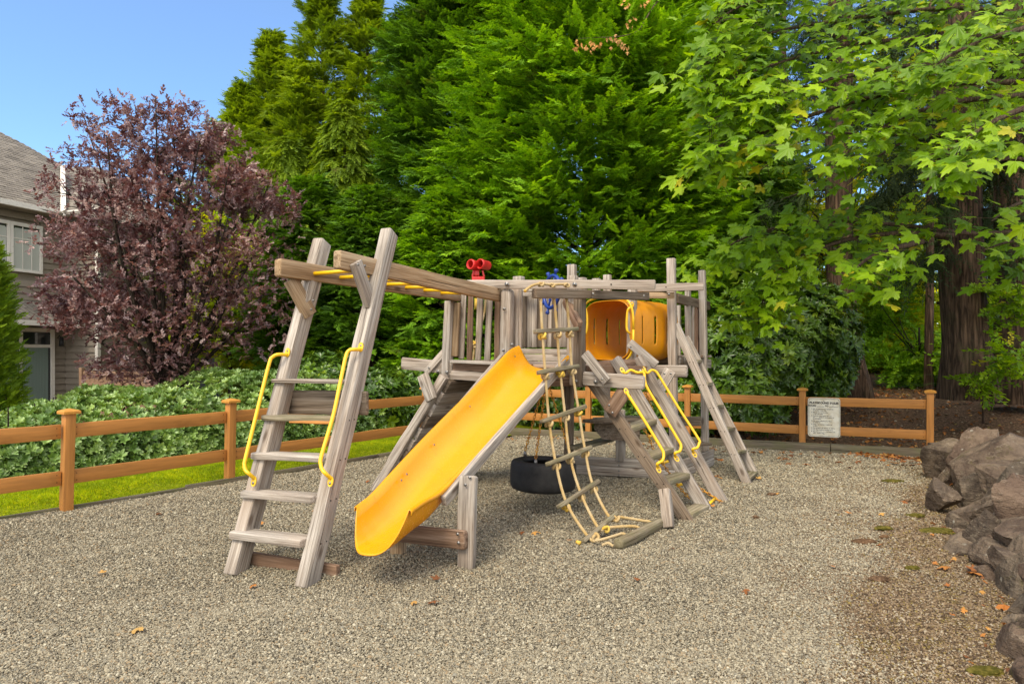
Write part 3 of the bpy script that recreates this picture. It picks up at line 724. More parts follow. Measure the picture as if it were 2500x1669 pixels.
# yellow grab handles
def handle(pts, depth0, depth1, nrm=(0, -1, .2)):
    n = len(pts); path = [P(x, y, depth0 + (depth1 - depth0) * ((y - pts[0][1]) / (pts[-1][1] - pts[0][1]))) for x, y in pts]
    off = Vector(nrm).normalized() * .055
    q = [path[0]] + [p + off for p in path[1:-1]] + [path[-1]]
    o = tube('grab_handle', q, .0145, MAT['handle_yellow'], PS, 10, 5)
    for p, t in ((path[0], 1), (path[-1], -1)):
        ax = (path[0] - path[-1]).normalized(); s_ = Vector(nrm).normalized()
        c = p + ax * .02 * t; vs = []; fs = []
        M = frame(c, c + s_, ax)
        for x in (-.002, .007):
            for j in range(14):
                a = 2 * math.pi * j / 14; vs.append((x, math.cos(a) * .038 , math.sin(a) * .022))
        fs = [tuple(range(14))[::-1], tuple(range(14, 28))] + [(j, (j + 1) % 14, 14 + (j + 1) % 14, 14 + j) for j in range(14)]
        link('handle_plate', mesh('handle_plate', vs, fs), MAT['handle_yellow'], PS, M)
        b_ = bolt(c + ax * .012 * t + s_ * .007, s_, PS, .010, False)
handle([(701, 866), (690, 869), (677, 875), (668, 892), (641, 1000), (612, 1118), (609, 1136), (612, 1149), (620, 1157), (622, 1168)], 5.40, 5.02, (-.35, -1, .25))
handle([(880, 853), (873, 857), (863, 859), (854, 874), (838, 950), (823, 1020), (796, 1112), (794, 1135), (798, 1148), (806, 1157), (809, 1168)], 5.22, 4.82, (-.35, -1, .25))

# tower: front posts and beams
A, B, C = P(1098, 860, 7.62), P(1237, 860, 7.40), P(1412, 860, 7.12)
def post(name, px0, y0, px1, y1, d, w, h=None, mat=GW, side=WV, cham=.007, parent=PS):
    return beam(name, P(px1, y1, d), P(px0, y0, d), w, h or w, mat, parent, side=side, cham=cham, worn=.003)
post('corner_post', 1098, 735, 1090, 922, 7.62, .095, .095)
post('railing_slat', 1117, 738, 1110, 870, 7.60, .075, .035, TW, V_)
for (x0, x1, y1, m) in ((1132, 1126, 876, GW), (1150, 1146, 879, RW), (1173, 1167, 880, GW), (1196, 1190, 882, GW), (1216, 1213, 883, RW)):
    post('railing_slat', x0, 715, x1, y1, 7.65, .068, .035, m, V_)
beam('deck_edge', P(1101, 881.5, 7.53), P(1250, 888, 7.28), .09, .035, GW, PS)
beam('floor_beam', P(1098, 894.5, 7.62), P(1300, 898, 7.28), .05, .09, RW, PS)
beam('floor_beam', P(1098, 914, 7.60), P(1320, 930, 7.22), .05, .10, GW, PS)
post('corner_post', 1239, 706, 1235, 915, 7.42, .135, .135, GW, V_, .04)
post('corner_post', 1260, 704, 1257, 860, 7.52, .09, .09, GW, V_)
post('railing_slat', 1270.5, 706, 1269.5, 850, 7.5, .045, .045, GW, V_)
post('main_post', 1416, 725, 1414, 944, 7.16, .10, .11, DW, WV)
post('main_post', 1398, 728, 1396, 940, 7.28, .09, .09, GW, WV)
for (x, y, d) in ((1231, 754, 7.33), (1229, 855, 7.33), (1250, 841, 7.35)): bolt(P(x, y, d), (-.1, -1, 0), PS, .017)
# long top beam
beam('top_beam', P(1140, 693.5, 7.50), P(1600, 695, 6.86), .05, .094, GW, PS, side=U_, cham=.008)
for (x, y, d) in ((1237.5, 693.6, 7.31), (1403, 694, 7.09)): bolt(P(x, y, d), (-.3, -1, 0), PS, .024)
bolt(P(1492, 694, 6.97), (-.3, -1, 0), PS, .008, False)
# wings
beam('wing_beam', P(982, 886.5, 7.98), P(1106, 898, 7.58), .055, .142, GW, PS, side=WU, cham=.016)
beam('wing_beam', P(1424, 923, 7.12), P(1574, 934.5, 6.72), .06, .142, GW, PS, side=WU, cham=.018)
beam('wing_beam', P(1548, 905, 8.38), P(1678, 906, 7.92), .06, .142, GW, PS, side=WU, cham=.018)
for (x, y, d, r) in ((1069.5, 906.5, 7.62, .019), (1091, 908.5, 7.55, .019), (1454, 932, 6.98, .021), (1406, 930, 7.1, .019), (1563, 906, 7.55, .022)): bolt(P(x, y, d), (-.45, -1, 0), PS, r)
# braces above and below the wings
beam('wing_brace', P(1090, 853, 7.60), P(1040, 910, 7.72), .035, .075, GW, PS, side=WU, cham=.004)
beam('wing_brace', P(1428, 862, 7.02), P(1482, 932, 6.86), .035, .10, GW, PS, side=WU, cham=.004)
beam('wing_brace', P(1537, 836, 8.15), P(1602, 892, 7.98), .035, .10, GW, PS, side=WU, cham=.004)
beam('wing_brace', P(1032, 914, 7.50), P(1054, 976, 7.42), .04, .135, GW, PS, side=WU, cham=.003)
beam('wing_brace', P(1526, 953, 6.86), P(1489, 1008, 6.95), .04, .145, RW, PS, side=WU, cham=.003)
beam('wing_brace', P(1637, 903, 7.84), P(1606, 958, 7.92), .04, .13, GW, PS, side=WU, cham=.003)
for (x, y, d) in ((1047, 898, 7.66), (1470, 925, 6.84), (1540, 847, 8.08), (1049, 953, 7.67), (1042, 968, 7.67), (1487, 989, 6.90), (1495, 1007, 6.90), (1622, 912, 7.79), (1638, 912, 7.79)): bolt(P(x, y, d), (-.5, -1, 0), PS, .012)
# left climbing wall of planks
t0, t1 = P(1086, 922, 7.50), P(914, 1202, 7.78)
beam('wall_rail', t0 + Vector((0, 0, .02)), t1, .09, .10, GW, PS, side=WU, cham=.008, worn=.006)
ux = (t1 - t0).normalized()
wn = ux.cross(WU).normalized()
L = (t1 - t0).length
npk = 10
for k in range(npk):
    c = t0 + ux * (L * (k + .45) / npk) + wn * .068 * (1 if wn.z > 0 else -1) * -1 + WU * .03
    beam('wall_plank', c - WU * .02, c + WU * 1.15, L / npk - .008, .05, GW if k % 3 else DW, PS, side=ux, cham=.006, worn=.003)
# deck floor boards and beams
dk = P(1098, 884, 7.66)
for k in range(9):
    a = dk + V_ * .02 + U_ * (.05 + .155 * k) ; beam('deck_board', a, a + V_ * 1.40 + Vector((0, 0, -.05)), .145, .035, RW if k % 2 else GW, PS, side=U_)
for (o_, z_) in ((.1, -.09), (1.35, -.09)): beam('floor_beam', dk + U_ * o_ + Vector((0, 0, z_)), dk + U_ * o_ + V_ * 1.4 + Vector((0, 0, z_ - .05)), .05, .12, RW, PS)
beam('floor_beam', dk + U_ * .0 + V_ * .45 + Vector((0, 0, -.09)), dk + U_ * 1.5 + V_ * .45 + Vector((0, 0, -.09)), .05, .12, RW, PS)
# back wall planks seen through the entrance
for k in range(10):
    x = 1279 + k * 12.2
    post('wall_plank', x + 1, 716, x, 848, 8.75 + .012 * (k % 2), .074, .03, GW if k % 3 else DW, V_)
beam('wall_rail', P(1272, 714, 8.66), P(1305, 715, 8.60), .04, .09, GW, PS, side=U_)
for y, h in ((857, .065), (872, .08), (889, .085)): beam('step_board', P(1270, y, 8.55), P(1392, y + 1, 8.35), .05, h, GW, PS, side=U_)
# back railing on the left seen between the slats
beam('back_rail', P(1110, 712, 8.9), P(1270, 712, 8.7), .04, .09, DW, PS, side=U_)
# posts that rise behind the top beam
for (x, y, y1, d, w, m) in ((1307, 652, 890, 8.35, .09, GW), (1397 - 0, 646, 720, 8.1, .092, GW), (1398, 673, 720, 7.8, .10, GW), (1267, 675, 705, 8.2, .11, GW), (1483, 671, 720, 8.6, .085, GW), (1420, 678, 720, 8.5, .1, GW), (1456, 680, 720, 8.6, .09, GW)):
    if x != 1307: post('railing_post', x, y, x, y1, d, w, w, m, WV)
# post with grab handle between the tunnel and its outer half
post('railing_post', 1544, 700, 1541, 900, 8.30, .10, .08, GW, WV)
handle([(1543, 748), (1540, 752), (1535, 760), (1533, 785), (1533, 800), (1536, 810), (1541, 815)], 8.22, 8.22, (-.45, -1, .0))
# second deck
beam('top_rail', P(1556, 703, 8.5), P(1718, 699.5, 8.25), .04, .093, GW, PS, side=U_)
beam('top_rail', P(1576, 721, 8.35), P(1645, 721, 8.45), .04, .075, TW, PS, side=U_)
bolt(P(1633, 718.5, 8.38), (-.3, -1, 0), PS, .016)
bolt(P(1626, 701, 8.33), (-.3, -1, 0), PS, .008, False)
post('tall_post', 1639, 631, 1646, 1150, 8.60, .10, .095, GW, WV)
post('tall_post', 1714, 660, 1722, 1105, 9.45, .09, .09, GW, WV)
post('railing_post', 1679, 691, 1681, 900, 9.1, .10, .06, GW, WU)
beam('top_rail', P(1652, 728, 8.62), P(1731, 747, 10.0), .045, .124, DW, PS)
for k in range(6): post('railing_slat', 1692 + k * 5.6, 748, 1691 + k * 5.8, 877, 9.25 + k * .12, .055, .03, RW if k in (1, 2) else GW, WU)
post('railing_slat', 1657, 745, 1657, 875, 9.9, .06, .05, GW, WV)
beam('floor_beam', P(1588, 878, 9.1), P(1668, 880, 8.75), .05, .11, DW, PS, side=U_)
beam('floor_beam', P(1655, 884, 8.7), P(1733, 887.5, 10.0), .05, .125, GW, PS)
for k in range(7):
    a = P(1585, 870, 9.2) + WU * (.0 + .15 * k); beam('deck_board', a, a + WV * .6, .14, .035, RW if k % 2 else GW, PS, side=WU)
post('railing_post', 1616, 840, 1618, 880, 9.5, .06, .06, GW, WV)
# log step in front of the tunnel
tube('log_step', [P(1448, 893, 7.75), P(1500, 889, 7.8), P(1548, 886, 7.85)], [.05, .055, .05], RW, PS, 12)
beam('floor_beam', P(1424, 905, 7.5), P(1560, 905, 7.9), .3, .12, RW, PS, side=U_)
# legs under the decks
post('leg_post', 1389, 935, 1389, 1130, 8.35, .095, .095, DW, WV)
post('leg_post', 1483, 925, 1482, 1080, 8.9, .065, .065, GW, WV)
post('leg_post', 1515, 1000, 1515, 1125, 8.62, .10, .09, GW, WV)
# sandbox boards around the foot
s0, s1, s2 = Vector((.55, 8.90, 0)), Vector((2.06, 8.40, 0)), Vector((2.78, 9.45, 0))
for z in (.065, .180):
    beam('sandbox_board', s0 + Vector((0, 0, z)), s1 + Vector((0, 0, z)), .04, .112, GW, PS)
    beam('sandbox_board', s1 + WU * .03 + Vector((0, 0, z)), s2 + Vector((0, 0, z)), .04, .112, GW, PS)
for (x, y) in ((1511, 1125), (1511, 1136), (1511, 1149), (1511, 1160)): bolt(P(x, y, 8.555), (-.3, -1, 0), PS, .011)
# picnic table under the deck
beam('table_top', P(1446, 1029, 8.2), P(1560, 1022, 8.9), .32, .04, DW, PS, cham=.01)
beam('table_top', P(1470, 1024, 8.75), P(1560, 1018, 9.4), .30, .04, SW, PS, cham=.01)
def prism(name, pts, th, nrm, mat, parent):
    nrm = Vector(nrm).normalized(); k = len(pts); o = pts[0]
    vs = [p - o for p in pts] + [p - o + nrm * th for p in pts]
    fs = [tuple(range(k)), tuple(range(k, 2 * k))[::-1]] + [(i, k + i, k + (i + 1) % k, (i + 1) % k) for i in range(k)]
    return link(name, mesh(name, vs, fs), mat, parent, Matrix.Translation(o))
prism('table_apron', [P(1450, 1035, 8.35), P(1451, 1048, 8.35), P(1472, 1072, 8.38), P(1560, 1078, 8.6), P(1562, 1034, 8.6)], .04, U_, DW, PS)
beam('bench_seat', P(1400, 1094, 7.9), P(1485, 1072, 9.0), .20, .035, SW, PS)
beam('bench_seat', P(1650, 1085, 8.9), P(1724, 1082, 9.2), .22, .035, DW, PS)
beam('bench_back', P(1655, 1027, 9.5), P(1712, 1028, 9.3), .04, .13, DW, PS)
# right ladder with three rails
r_l = (P(1694, 1293, 6.40), P(1444, 928, 7.22)); r_m = (P(1735, 1265, 6.80), P(1502, 876, 7.55)); r_r = (P(1772, 1240, 7.22), P(1558, 872, 7.98))
for (a, b), w, m in ((r_l, .115, DW), (r_m, .12, GW), (r_r, .12, GW)):
    beam('ladder_rail', a, b, .085, w, m, PS, side=WU, cham=.010, worn=.004)
for (y0, y1) in ((1048, 1026), (1118, 1095), (1178, 1158), (1259, 1235)):
    a = on(*r_l, y0) + WU * .03; b = on(*r_m, y1) - WU * .02
    beam('ladder_step', a, b, .15, .055, SW, PS, side=WV, cham=.008, worn=.003)
for y in (1046, 1113, 1179, 1262):
    c = on(*r_l, y) - WU * .045
    for k in (-.035, .03): bolt(c + WV * k, -WU, PS, .006, False)
handle([(1531, 960), (1534, 967), (1575, 1032), (1614, 1096), (1620, 1112), (1617, 1126), (1605, 1134), (1606, 1140)], 6.78, 6.50, (-.2, -1, .35))
handle([(1522, 908), (1528, 914), (1540, 907), (1556, 913), (1572, 914), (1578, 945), (1612, 1003), (1654, 1074), (1662, 1090), (1659, 1103), (1648, 1108), (1649, 1114)], 7.25, 6.92, (-.2, -1, .35))
handle([(1574, 905), (1581, 914), (1590, 907), (1601, 910), (1611, 924), (1656, 998), (1703, 1071), (1706, 1084), (1701, 1095), (1691, 1098), (1693, 1104)], 7.72, 7.32, (-.2, -1, .35))
beam('foot_block', P(1624, 1218, 6.35) + Vector((0, 0, .09)), P(1634, 1288, 6.2), .09, .09, GW, PS, side=WU, cham=.006, worn=.006)
# narrow step ladder on the far right
n_l = (P(1827, 1186, 8.15), P(1649, 792, 8.62)); n_r = (P(1843, 1160, 8.62), P(1674, 823, 9.08))
beam('ladder_rail', *n_l, .065, .10, GW, PS, side=WU, cham=.008, worn=.003); beam('ladder_rail', *n_r, .065, .10, GW, PS, side=WU, cham=.008, worn=.003)
for (y0, y1) in ((884, 881), (939, 936), (992, 990), (1049, 1045), (1105, 1100), (1168, 1152)):
    a = on(*n_l, y0) + WU * .02; b = on(*n_r, y1) - WU * .02; beam('ladder_step', a, b, .12, .038, SW, PS, side=WV, cham=.006, worn=.002)
for y in (884, 939, 995, 1052, 1108):
    c = on(*n_l, y) - WU * .034
    for k in (-.025, .02): bolt(c + WV * k, -WU, PS, .006, False)
# rope-ladder boom
beam('boom_beam', P(1304, 716.5, 6.62), P(1438, 718.5, 7.05), .085, .09, DW, PS, cham=.006)
beam('boom_beam', P(1438, 718.5, 7.05) + Vector((0, .002, -.001)), P(1578, 723.5, 7.95), .085, .088, DW, PS, cham=.006)
bolt(P(1447, 717, 7.03), (-.5, -1, 0), PS, .013); bolt(P(1571.5, 722, 7.82), (-.5, -1, 0), PS, .013)
beam('boom_brace', P(1380, 730, 7.40), P(1415, 798, 7.0), .05, .12, RW, PS)  # reddish wood colour stands in for an orange reflection on the brace

# slide ------------------------------------------------------------
def slide():
    # stations: left rim, right rim (photo-derived), bed depth below the rims, rim roll
    V2 = Vector((.915, -.40, 0)).normalized()
    st = [  # left rim point, right rim point, bed drop
        (P(872, 1236, 4.86), P(997, 1244, 4.58), .25),
        (P(908, 1208, 5.02), P(1030, 1221, 4.76), .245),
        (P(952, 1162, 5.23), P(1076, 1192, 5.00), .24),
        (P(1043, 1065, 5.72), P(1150, 1117, 5.42), .195),
        (P(1147, 960, 6.35), P(1240, 1023, 5.95), .19),
        (P(1200, 905, 6.72), P(1294, 960, 6.35), .185),
        (P(1236, 867, 7.00), P(1330, 925, 6.62), .17),
        (P(1252, 853, 7.18), P(1352, 900, 6.80), .155),
        (P(1269, 845, 7.34), P(1384, 867, 7.02), .19),
    ]
    L_ = smooth_path([s_[0] for s_ in st], 6); R_ = smooth_path([s_[1] for s_ in st], 6)
    D_ = [v.x for v in smooth_path([Vector((s_[2], 0, 0)) for s_ in st], 6)]
    n = len(L_); K = 22; outer = []; inner = []
    # exit lip: extend and flatten
    prof = []
    for k in range(K + 1):
        u = k / K * 2 - 1            # -1..1 across
        prof.append((u, 1 - abs(u) ** 3.8))
    rows = []
    d0 = (L_[0] - L_[3]); d0.z = 0; d0.normalize()
    for e in range(6, 0, -1):        # rounded exit lip
        f = e / 6; row = []
        for (u, h) in prof:
            base = L_[0].lerp(R_[0], (u + 1) / 2); drop = D_[0] * h
            out_ = .19 * f * (1 - abs(u) ** 2.2)
            up = .0
            p = base + d0 * out_ - Vector((0, 0, drop + .02 * f * h)); row.append(p)
        rows.append(row)
    for i in range(n):
        row = []
        for (u, h) in prof:
            p = L_[i].lerp(R_[i], (u + 1) / 2) - Vector((0, 0, D_[i] * h)); row.append(p)
        rows.append(row)
    # flared top lip over the deck
    last = rows[-1]; tdir = (L_[-1] - L_[-6]); tdir.z = 0; tdir.normalize()
    rows.append([p + tdir * .10 * (h if h > .3 else 0) + Vector((0, 0, -.03 * h)) for p, (u, h) in zip(last, prof)])
    # rolled rims: add a lip outward and down on both sides
    full = []
    for i, row in enumerate(rows):
        s_ = (row[-1] - row[0]).normalized(); l0 = row[0]; r0 = row[-1]
        rim = .03
        full.append([l0 - s_ * .028 - Vector((0, 0, rim)), l0 - s_ * .028 - Vector((0, 0, .004)), l0 - s_ * .014 + Vector((0, 0, .006))] + row + [r0 + s_ * .014 + Vector((0, 0, .006)), r0 + s_ * .028 - Vector((0, 0, .004)), r0 + s_ * .028 - Vector((0, 0, rim))])
    m = len(full[0]); vs = [p - st[0][0] for r in full for p in r]
    fs = [(i * m + j, i * m + j + 1, (i + 1) * m + j + 1, (i + 1) * m + j) for i in range(len(full) - 1) for j in range(m - 1)]
    me = mesh('slide', vs, fs, True)
    o = link('slide', me, MAT['slide_yellow'], PS, Matrix.Translation(st[0][0]))
    md = o.modifiers.new('thick', 'SOLIDIFY'); md.thickness = .008; md.offset = -1
    # bolts through the sides
    for (x, y, d) in ((1147 + 0, 992, 6.25), (1060, 1085, 5.72), (993, 1157, 5.35), (980, 1172, 5.28), (1257, 870, 7.1)):
        b_ = bolt(P(x, y, d), (.8, -.2, .4), PS, .011, False); 
    # outer skirt on the near right side below the rim is the trough itself
    return L_, R_
SLL, SLR = slide()
# support rails beside the slide, support frame
a, b = P(1083, 1223, 4.98), P(1386, 876, 7.05)
beam('slide_rail', a, b, .045, .085, GW, PS, side=V_, cham=.004)
a, b = P(930, 1242, 5.35) - V_ * .10 - Vector((0, 0, .05)), P(1262, 860, 7.45) - V_ * .12
beam('slide_rail', a, b, .045, .085, GW, PS, side=V_, cham=.004)
sp = beam('support_post', P(1137, 1384, 5.03) - Vector((0, 0, .04)), P(1143, 1160, 5.10), .13, .065, GW, PS, side=V_, cham=.014, worn=.007)
beam('support_post', P(1128, 1340, 5.12), P(1127, 1200, 5.16), .05, .05, RW, PS, side=V_)
beam('support_post', P(972, 1360, 5.34) - Vector((0, 0, .05)), P(974, 1262, 5.36), .10, .09, TW, PS, side=V_, cham=.006)
beam('support_beam', P(946, 1296, 5.30), P(1139, 1318, 4.99), .06, .135, RW, PS, side=U_, cham=.014)
for (x, y, d) in ((1136, 1183, 5.045), (1147, 1165, 5.045), (1117, 1303, 4.965), (1119, 1324, 4.965)): bolt(P(x, y, d), (-.36, -.93, 0), PS, .012)
for (x, y, d) in ((1285, 1000, 6.25), (1199, 1092, 5.6)): bolt(P(x, y, d), (.9, -.4, 0), PS, .010)

# tunnel -----------------------------------------------------------
def tunnel():
    ax = Vector((.72, .69, 0)).normalized(); c0 = P(1481, 806, 8.45); sx = ax.cross(Vector((0, 0, 1))).normalized(); Ln = 1.02; hw, hh = .385, .385
    def sec(a):
        ca, sa = math.cos(a), math.sin(a); e = 2 / 3.6
        return (math.copysign(abs(ca) ** e, ca) * hw, math.copysign(abs(sa) ** e, sa) * hh)
    nA, nL = 96, 48; vs = []; fs = []
    prof = []
    for i in range(nL + 1):
        t = i / nL; f = 1.0
        f -= .045 * math.exp(-((t - 0) / .05) ** 2) * 0
        f += .05 * math.exp(-(t / .035) ** 2) + .05 * math.exp(-((1 - t) / .035) ** 2)
        f -= .10 * (abs(t - .5) * 2) ** 6
        prof.append((t, f))
    slots = []
    for i, (t, f) in enumerate(prof):
        for j in range(nA):
            a = 2 * math.pi * (j + .5) / nA; x, z = sec(a); rib = 1 + .004 * math.cos(t * 2 * math.pi * 6)
            vs.append(ax * (t * Ln) + sx * (x * f * rib) + Vector((0, 0, z * f * rib)))
    def is_slot(t, j):
        z = sec(2 * math.pi * (j + 1) / nA)[1]
        if abs(z) > .17: return False
        for c in (.22, .48, .74):
            if abs(t - c) < .012: return True
        return False
    for i in range(nL):
        for j in range(nA):
            t = (prof[i][0] + prof[i + 1][0]) / 2
            if is_slot(t, j): continue
            fs.append((i * nA + j, (i + 1) * nA + j, (i + 1) * nA + (j + 1) % nA, i * nA + (j + 1) % nA))
    o = link('crawl_tunnel', mesh('crawl_tunnel', vs, fs, True), MAT['tunnel_yellow'], PS, Matrix.Translation(c0))
    md = o.modifiers.new('thick', 'SOLIDIFY'); md.thickness = .01
    # rim ring
    pts = []
    for j in range(49):
        a = 2 * math.pi * j / 48; x, z = sec(a); pts.append(c0 + ax * -.005 + sx * x * 1.06 + Vector((0, 0, z * 1.06)))
    tube('tunnel_rim', pts, .014, MAT['handle_yellow'], PS, 8)
    # left side rail of the opening
    tube('tunnel_rail', [P(1429, 752, 8.2), P(1433, 770, 8.2), P(1433, 800, 8.2), P(1429, 815, 8.2)], .014, MAT['handle_yellow'], PS, 8, 4)
tunnel()

# binoculars -------------------------------------------------------
def lathe(prof, M, n=24):
    vs = []; fs = []
    for (x, r) in prof:
        for j in range(n):
            a = 2 * math.pi * j / n; vs.append(M @ Vector((x, r * math.cos(a), r * math.sin(a))))
    for i in range(len(prof) - 1):
        for j in range(n): fs.append((i * n + j, i * n + (j + 1) % n, (i + 1) * n + (j + 1) % n, (i + 1) * n + j))
    return vs, fs
def binoculars():
    d = 7.9; c = P(1163, 645, d); ax = Vector((.62, .78, -.05)).normalized()
    root = link('toy_binoculars', mesh('toy_binoculars', *[x for x in lathe([(-.0, .056), (.012, .060), (.02, .056), (.022, .048), (.0, .044), (-.01, .048), (.0, .056)], Matrix.Identity(4))], True), MAT['toy_red'], PS, frame(P(1148.6, 644.8, d), P(1148.6, 644.8, d) + ax))
    for x, y in ((1148.6, 645), (1171.5, 644)):
        M = frame(P(x, y, d), P(x, y, d) + ax)
        v, f = lathe([(.012, .040), (-.004, .050), (-.008, .056), (0, .060), (.03, .061), (.034, .056), (.14, .054), (.155, .047), (.155, .03)], Matrix.Identity(4))
        link('barrel', mesh('barrel', v, f, True), MAT['toy_red'], root, M)
        v, f = lathe([(.10, .044), (.102, .001)], Matrix.Identity(4)); link('lens', mesh('lens', v, f, True), MAT['toy_red'], root, M)
    beam('bridge', P(1164, 660, d + .1), P(1164, 674, d + .1), .06, .06, MAT['toy_red'], root, side=(1, 0, 0), cham=.006, worn=0)
    for x0, x1 in ((1157, 1153.5), (1178, 1182)): beam('yoke_arm', P(x0, 660, d + .1), P(x1, 676, d + .1), .022, .07, MAT['toy_red'], root, side=(1, 0, 0), cham=.004, worn=0)
    beam('base', P(1168, 675.5, d + .1), P(1168, 690, d + .1), .15, .10, MAT['toy_red'], root, side=(1, 0, 0), cham=.01, worn=0)
binoculars()
# ship wheel -------------------------------------------------------
def wheel():
    d = 8.0; c = P(1347, 712, d); nrm = Vector((-.90, -.42, .08)).normalized(); rt = nrm.cross(Vector((0, 0, 1))).normalized(); up = rt.cross(nrm); rad = .19
    ring = [rt * math.cos(2 * math.pi * j / 36) * rad + up * math.sin(2 * math.pi * j / 36) * rad for j in range(37)]
    vs, fs = tube_geo(ring, .022, 10, False); root = link('ship_wheel', mesh('ship_wheel', vs, fs, True), MAT['toy_blue'], PS, Matrix.Translation(c))
    for k in range(8):
        a = 2 * math.pi * (k + .35) / 8; dr = rt * math.cos(a) + up * math.sin(a)
        if k % 2 == 0:
            tube('spoke', [c + dr * .02, c + dr * .08, c + dr * .1, c + dr * .12, c + dr * rad], [.013, .013, .02, .013, .014], MAT['toy_blue'], root, 8)
        tube('peg', [c + dr * (rad + .01), c + dr * (rad + .04), c + dr * (rad + .052), c + dr * (rad + .075), c + dr * (rad + .085)], [.016, .014, .024, .024, .008], MAT['toy_blue'], root, 10)
    tube('hub', [c - nrm * .05, c + nrm * .04], .035, MAT['toy_blue'], root, 12)
wheel()

# ropes ------------------------------------------------------------
def rope_geo(path, r=.014, pitch=.055, vs=None, fs=None, k=6):
    path = smooth_path(path, k); L = [0]
    for i in range(1, len(path)): L.append(L[-1] + (path[i] - path[i - 1]).length)
    n = max(8, int(L[-1] / pitch * 8)); vs = [] if vs is None else vs; fs = [] if fs is None else fs
    t0 = (path[1] - path[0]).normalized(); nr = t0.orthogonal().normalized(); fr = []
    for i in range(n + 1):
        s_ = L[-1] * i / n; j = min(max(np.searchsorted(L, s_) - 1, 0), len(path) - 2); f = (s_ - L[j]) / max(L[j + 1] - L[j], 1e-9)
        p = path[j].lerp(path[j + 1], min(f, 1)); t = (path[j + 1] - path[j]).normalized(); nr = (nr - t * nr.dot(t)).normalized(); fr.append((p, nr.copy(), t.cross(nr), s_))
    for q in range(3):
        pts = []
        for (p, a, b, s_) in fr:
            ph = 2 * math.pi * (s_ / pitch / 1.0 + q / 3); pts.append(p + (a * math.cos(ph) + b * math.sin(ph)) * r * .52)
        tube_geo(pts, r * .60, 5, True, vs, fs)
    return vs, fs
def rope(name, path, mat, parent, r=.014):
    o = Vector(path[0]); vs, fs = rope_geo([Vector(p) - o for p in path], r); return link(name, mesh(name, vs, fs, True), mat, parent, Matrix.Translation(o))
def knot(c, parent, mat, s_=.03, ax=Vector((0, 0, 1))):
    pts = []
    for i in range(40):
        t = 2 * math.pi * i / 39; pts.append(Vector(((math.sin(t) + 2 * math.sin(2 * t)) * .34, (math.cos(t) - 2 * math.cos(2 * t)) * .34, -math.sin(3 * t) * .55)) * s_)
    vs, fs = tube_geo(pts, s_ * .38, 6, False); M = Matrix.Translation(c) @ Matrix.Rotation(R.random() * 3, 4, 'Z') @ Matrix.Rotation(R.uniform(-.4, .4), 4, 'X')
    return link('knot', mesh('knot', vs, fs, True), mat, parent, M)
def rope_ladder():
    root = thing('rope_ladder', P(1350, 730, 6.7), 'rope ladder of three pale twisted ropes and wooden rungs hanging from the boom', 'rope ladder')
    rg = [((1306, 809, 6.50), (1409, 803, 6.98)), ((1314, 909, 6.44), (1411, 893, 6.92)), ((1321, 1029, 6.34), (1428, 992, 6.84)), ((1336, 1133, 6.20), (1442, 1091, 6.70)), ((1363, 1237, 6.00), (1460, 1174, 6.48)), ((1423, 1321, 5.66), (1504, 1253, 6.12))]
    tops = [(1320, 727, 6.64), (1353, 728, 6.76), (1383, 729, 6.88)]
    cols = [[tops[i]] for i in range(3)]
    rx = [(1324, 1360, 1390), (1331, 1367, 1396), (1340, 1379, 1412), (1356, 1391, 1428), (1382, 1417, 1447), (1436, 1461, 1490)]
    for k, (a, b) in enumerate(rg):
        A_, B_ = P(*a), P(*b); o = beam('rung', A_, B_, .06, .040, SW, root, side=U_, cham=.009, worn=.004)
        for i in range(3):
            t = (rx[k][i] - a[0]) / (b[0] - a[0]); p = A_.lerp(B_, t); q = (rx[k][i], HY - (p.z - CAMZ) / p.y * FPX, p.y); cols[i].append(q)
            knot(p - Vector((0, 0, .05)) if k < 5 else p + Vector((.05, .02, -.01)), root, MAT['rope_yellow'] if (k * 3 + i) % 4 == 0 else MAT['rope_fibre'], .036)
    tails = [[(1460, 1318, 5.65), (1500, 1308, 5.75), (1522, 1302, 5.8), (1531, 1313, 5.72)], [(1485, 1287, 5.92), (1540, 1284, 5.95), (1560, 1288, 5.95), (1563, 1303, 5.9)], [(1515, 1262, 6.12), (1565, 1270, 6.15), (1588, 1274, 6.15), (1593, 1288, 6.12)]]
    for i in range(3): rope('rope', [P(*q) for q in cols[i] + tails[i]], MAT['rope_fibre'], root, .0135)
    rope('rope_tail', [P(1470, 1330, 5.62), P(1485, 1325, 5.6), P(1497, 1333, 5.58)], MAT['rope_fibre'], root, .0125)
    # knotted rope lying along the boom
    rope('top_rope', [P(1283, 709, 6.55), P(1300, 697, 6.62), P(1320, 693, 6.68), P(1345, 695, 6.78), P(1372, 694, 6.88), P(1391, 696, 6.95)], MAT['rope_fibre'], root, .0135)
    for x, y, d in ((1322, 694, 6.68), (1350, 696, 6.78), (1383, 696, 6.9)): knot(P(x, y, d), root, MAT['rope_fibre'], .028)
    tube('rope_end', [P(1281, 711, 6.55), P(1288, 705, 6.58)], .015, MAT['rope_yellow'], root, 8)
    tube('rope_end', [P(1407, 1321, 5.62), P(1417, 1326, 5.6)], [.014, .020], MAT['rope_yellow'], root, 8)
rope_ladder()
lg = beam('ground_log', P(1508, 1322, 5.55) + Vector((0, 0, -.02)), P(1633, 1258, 6.42) + Vector((0, 0, -.03)), .085, .085, SW, None, cham=.025, worn=.004)
tag(lg, 'weathered round log on the gravel that the rope ladder is tied to', 'log')
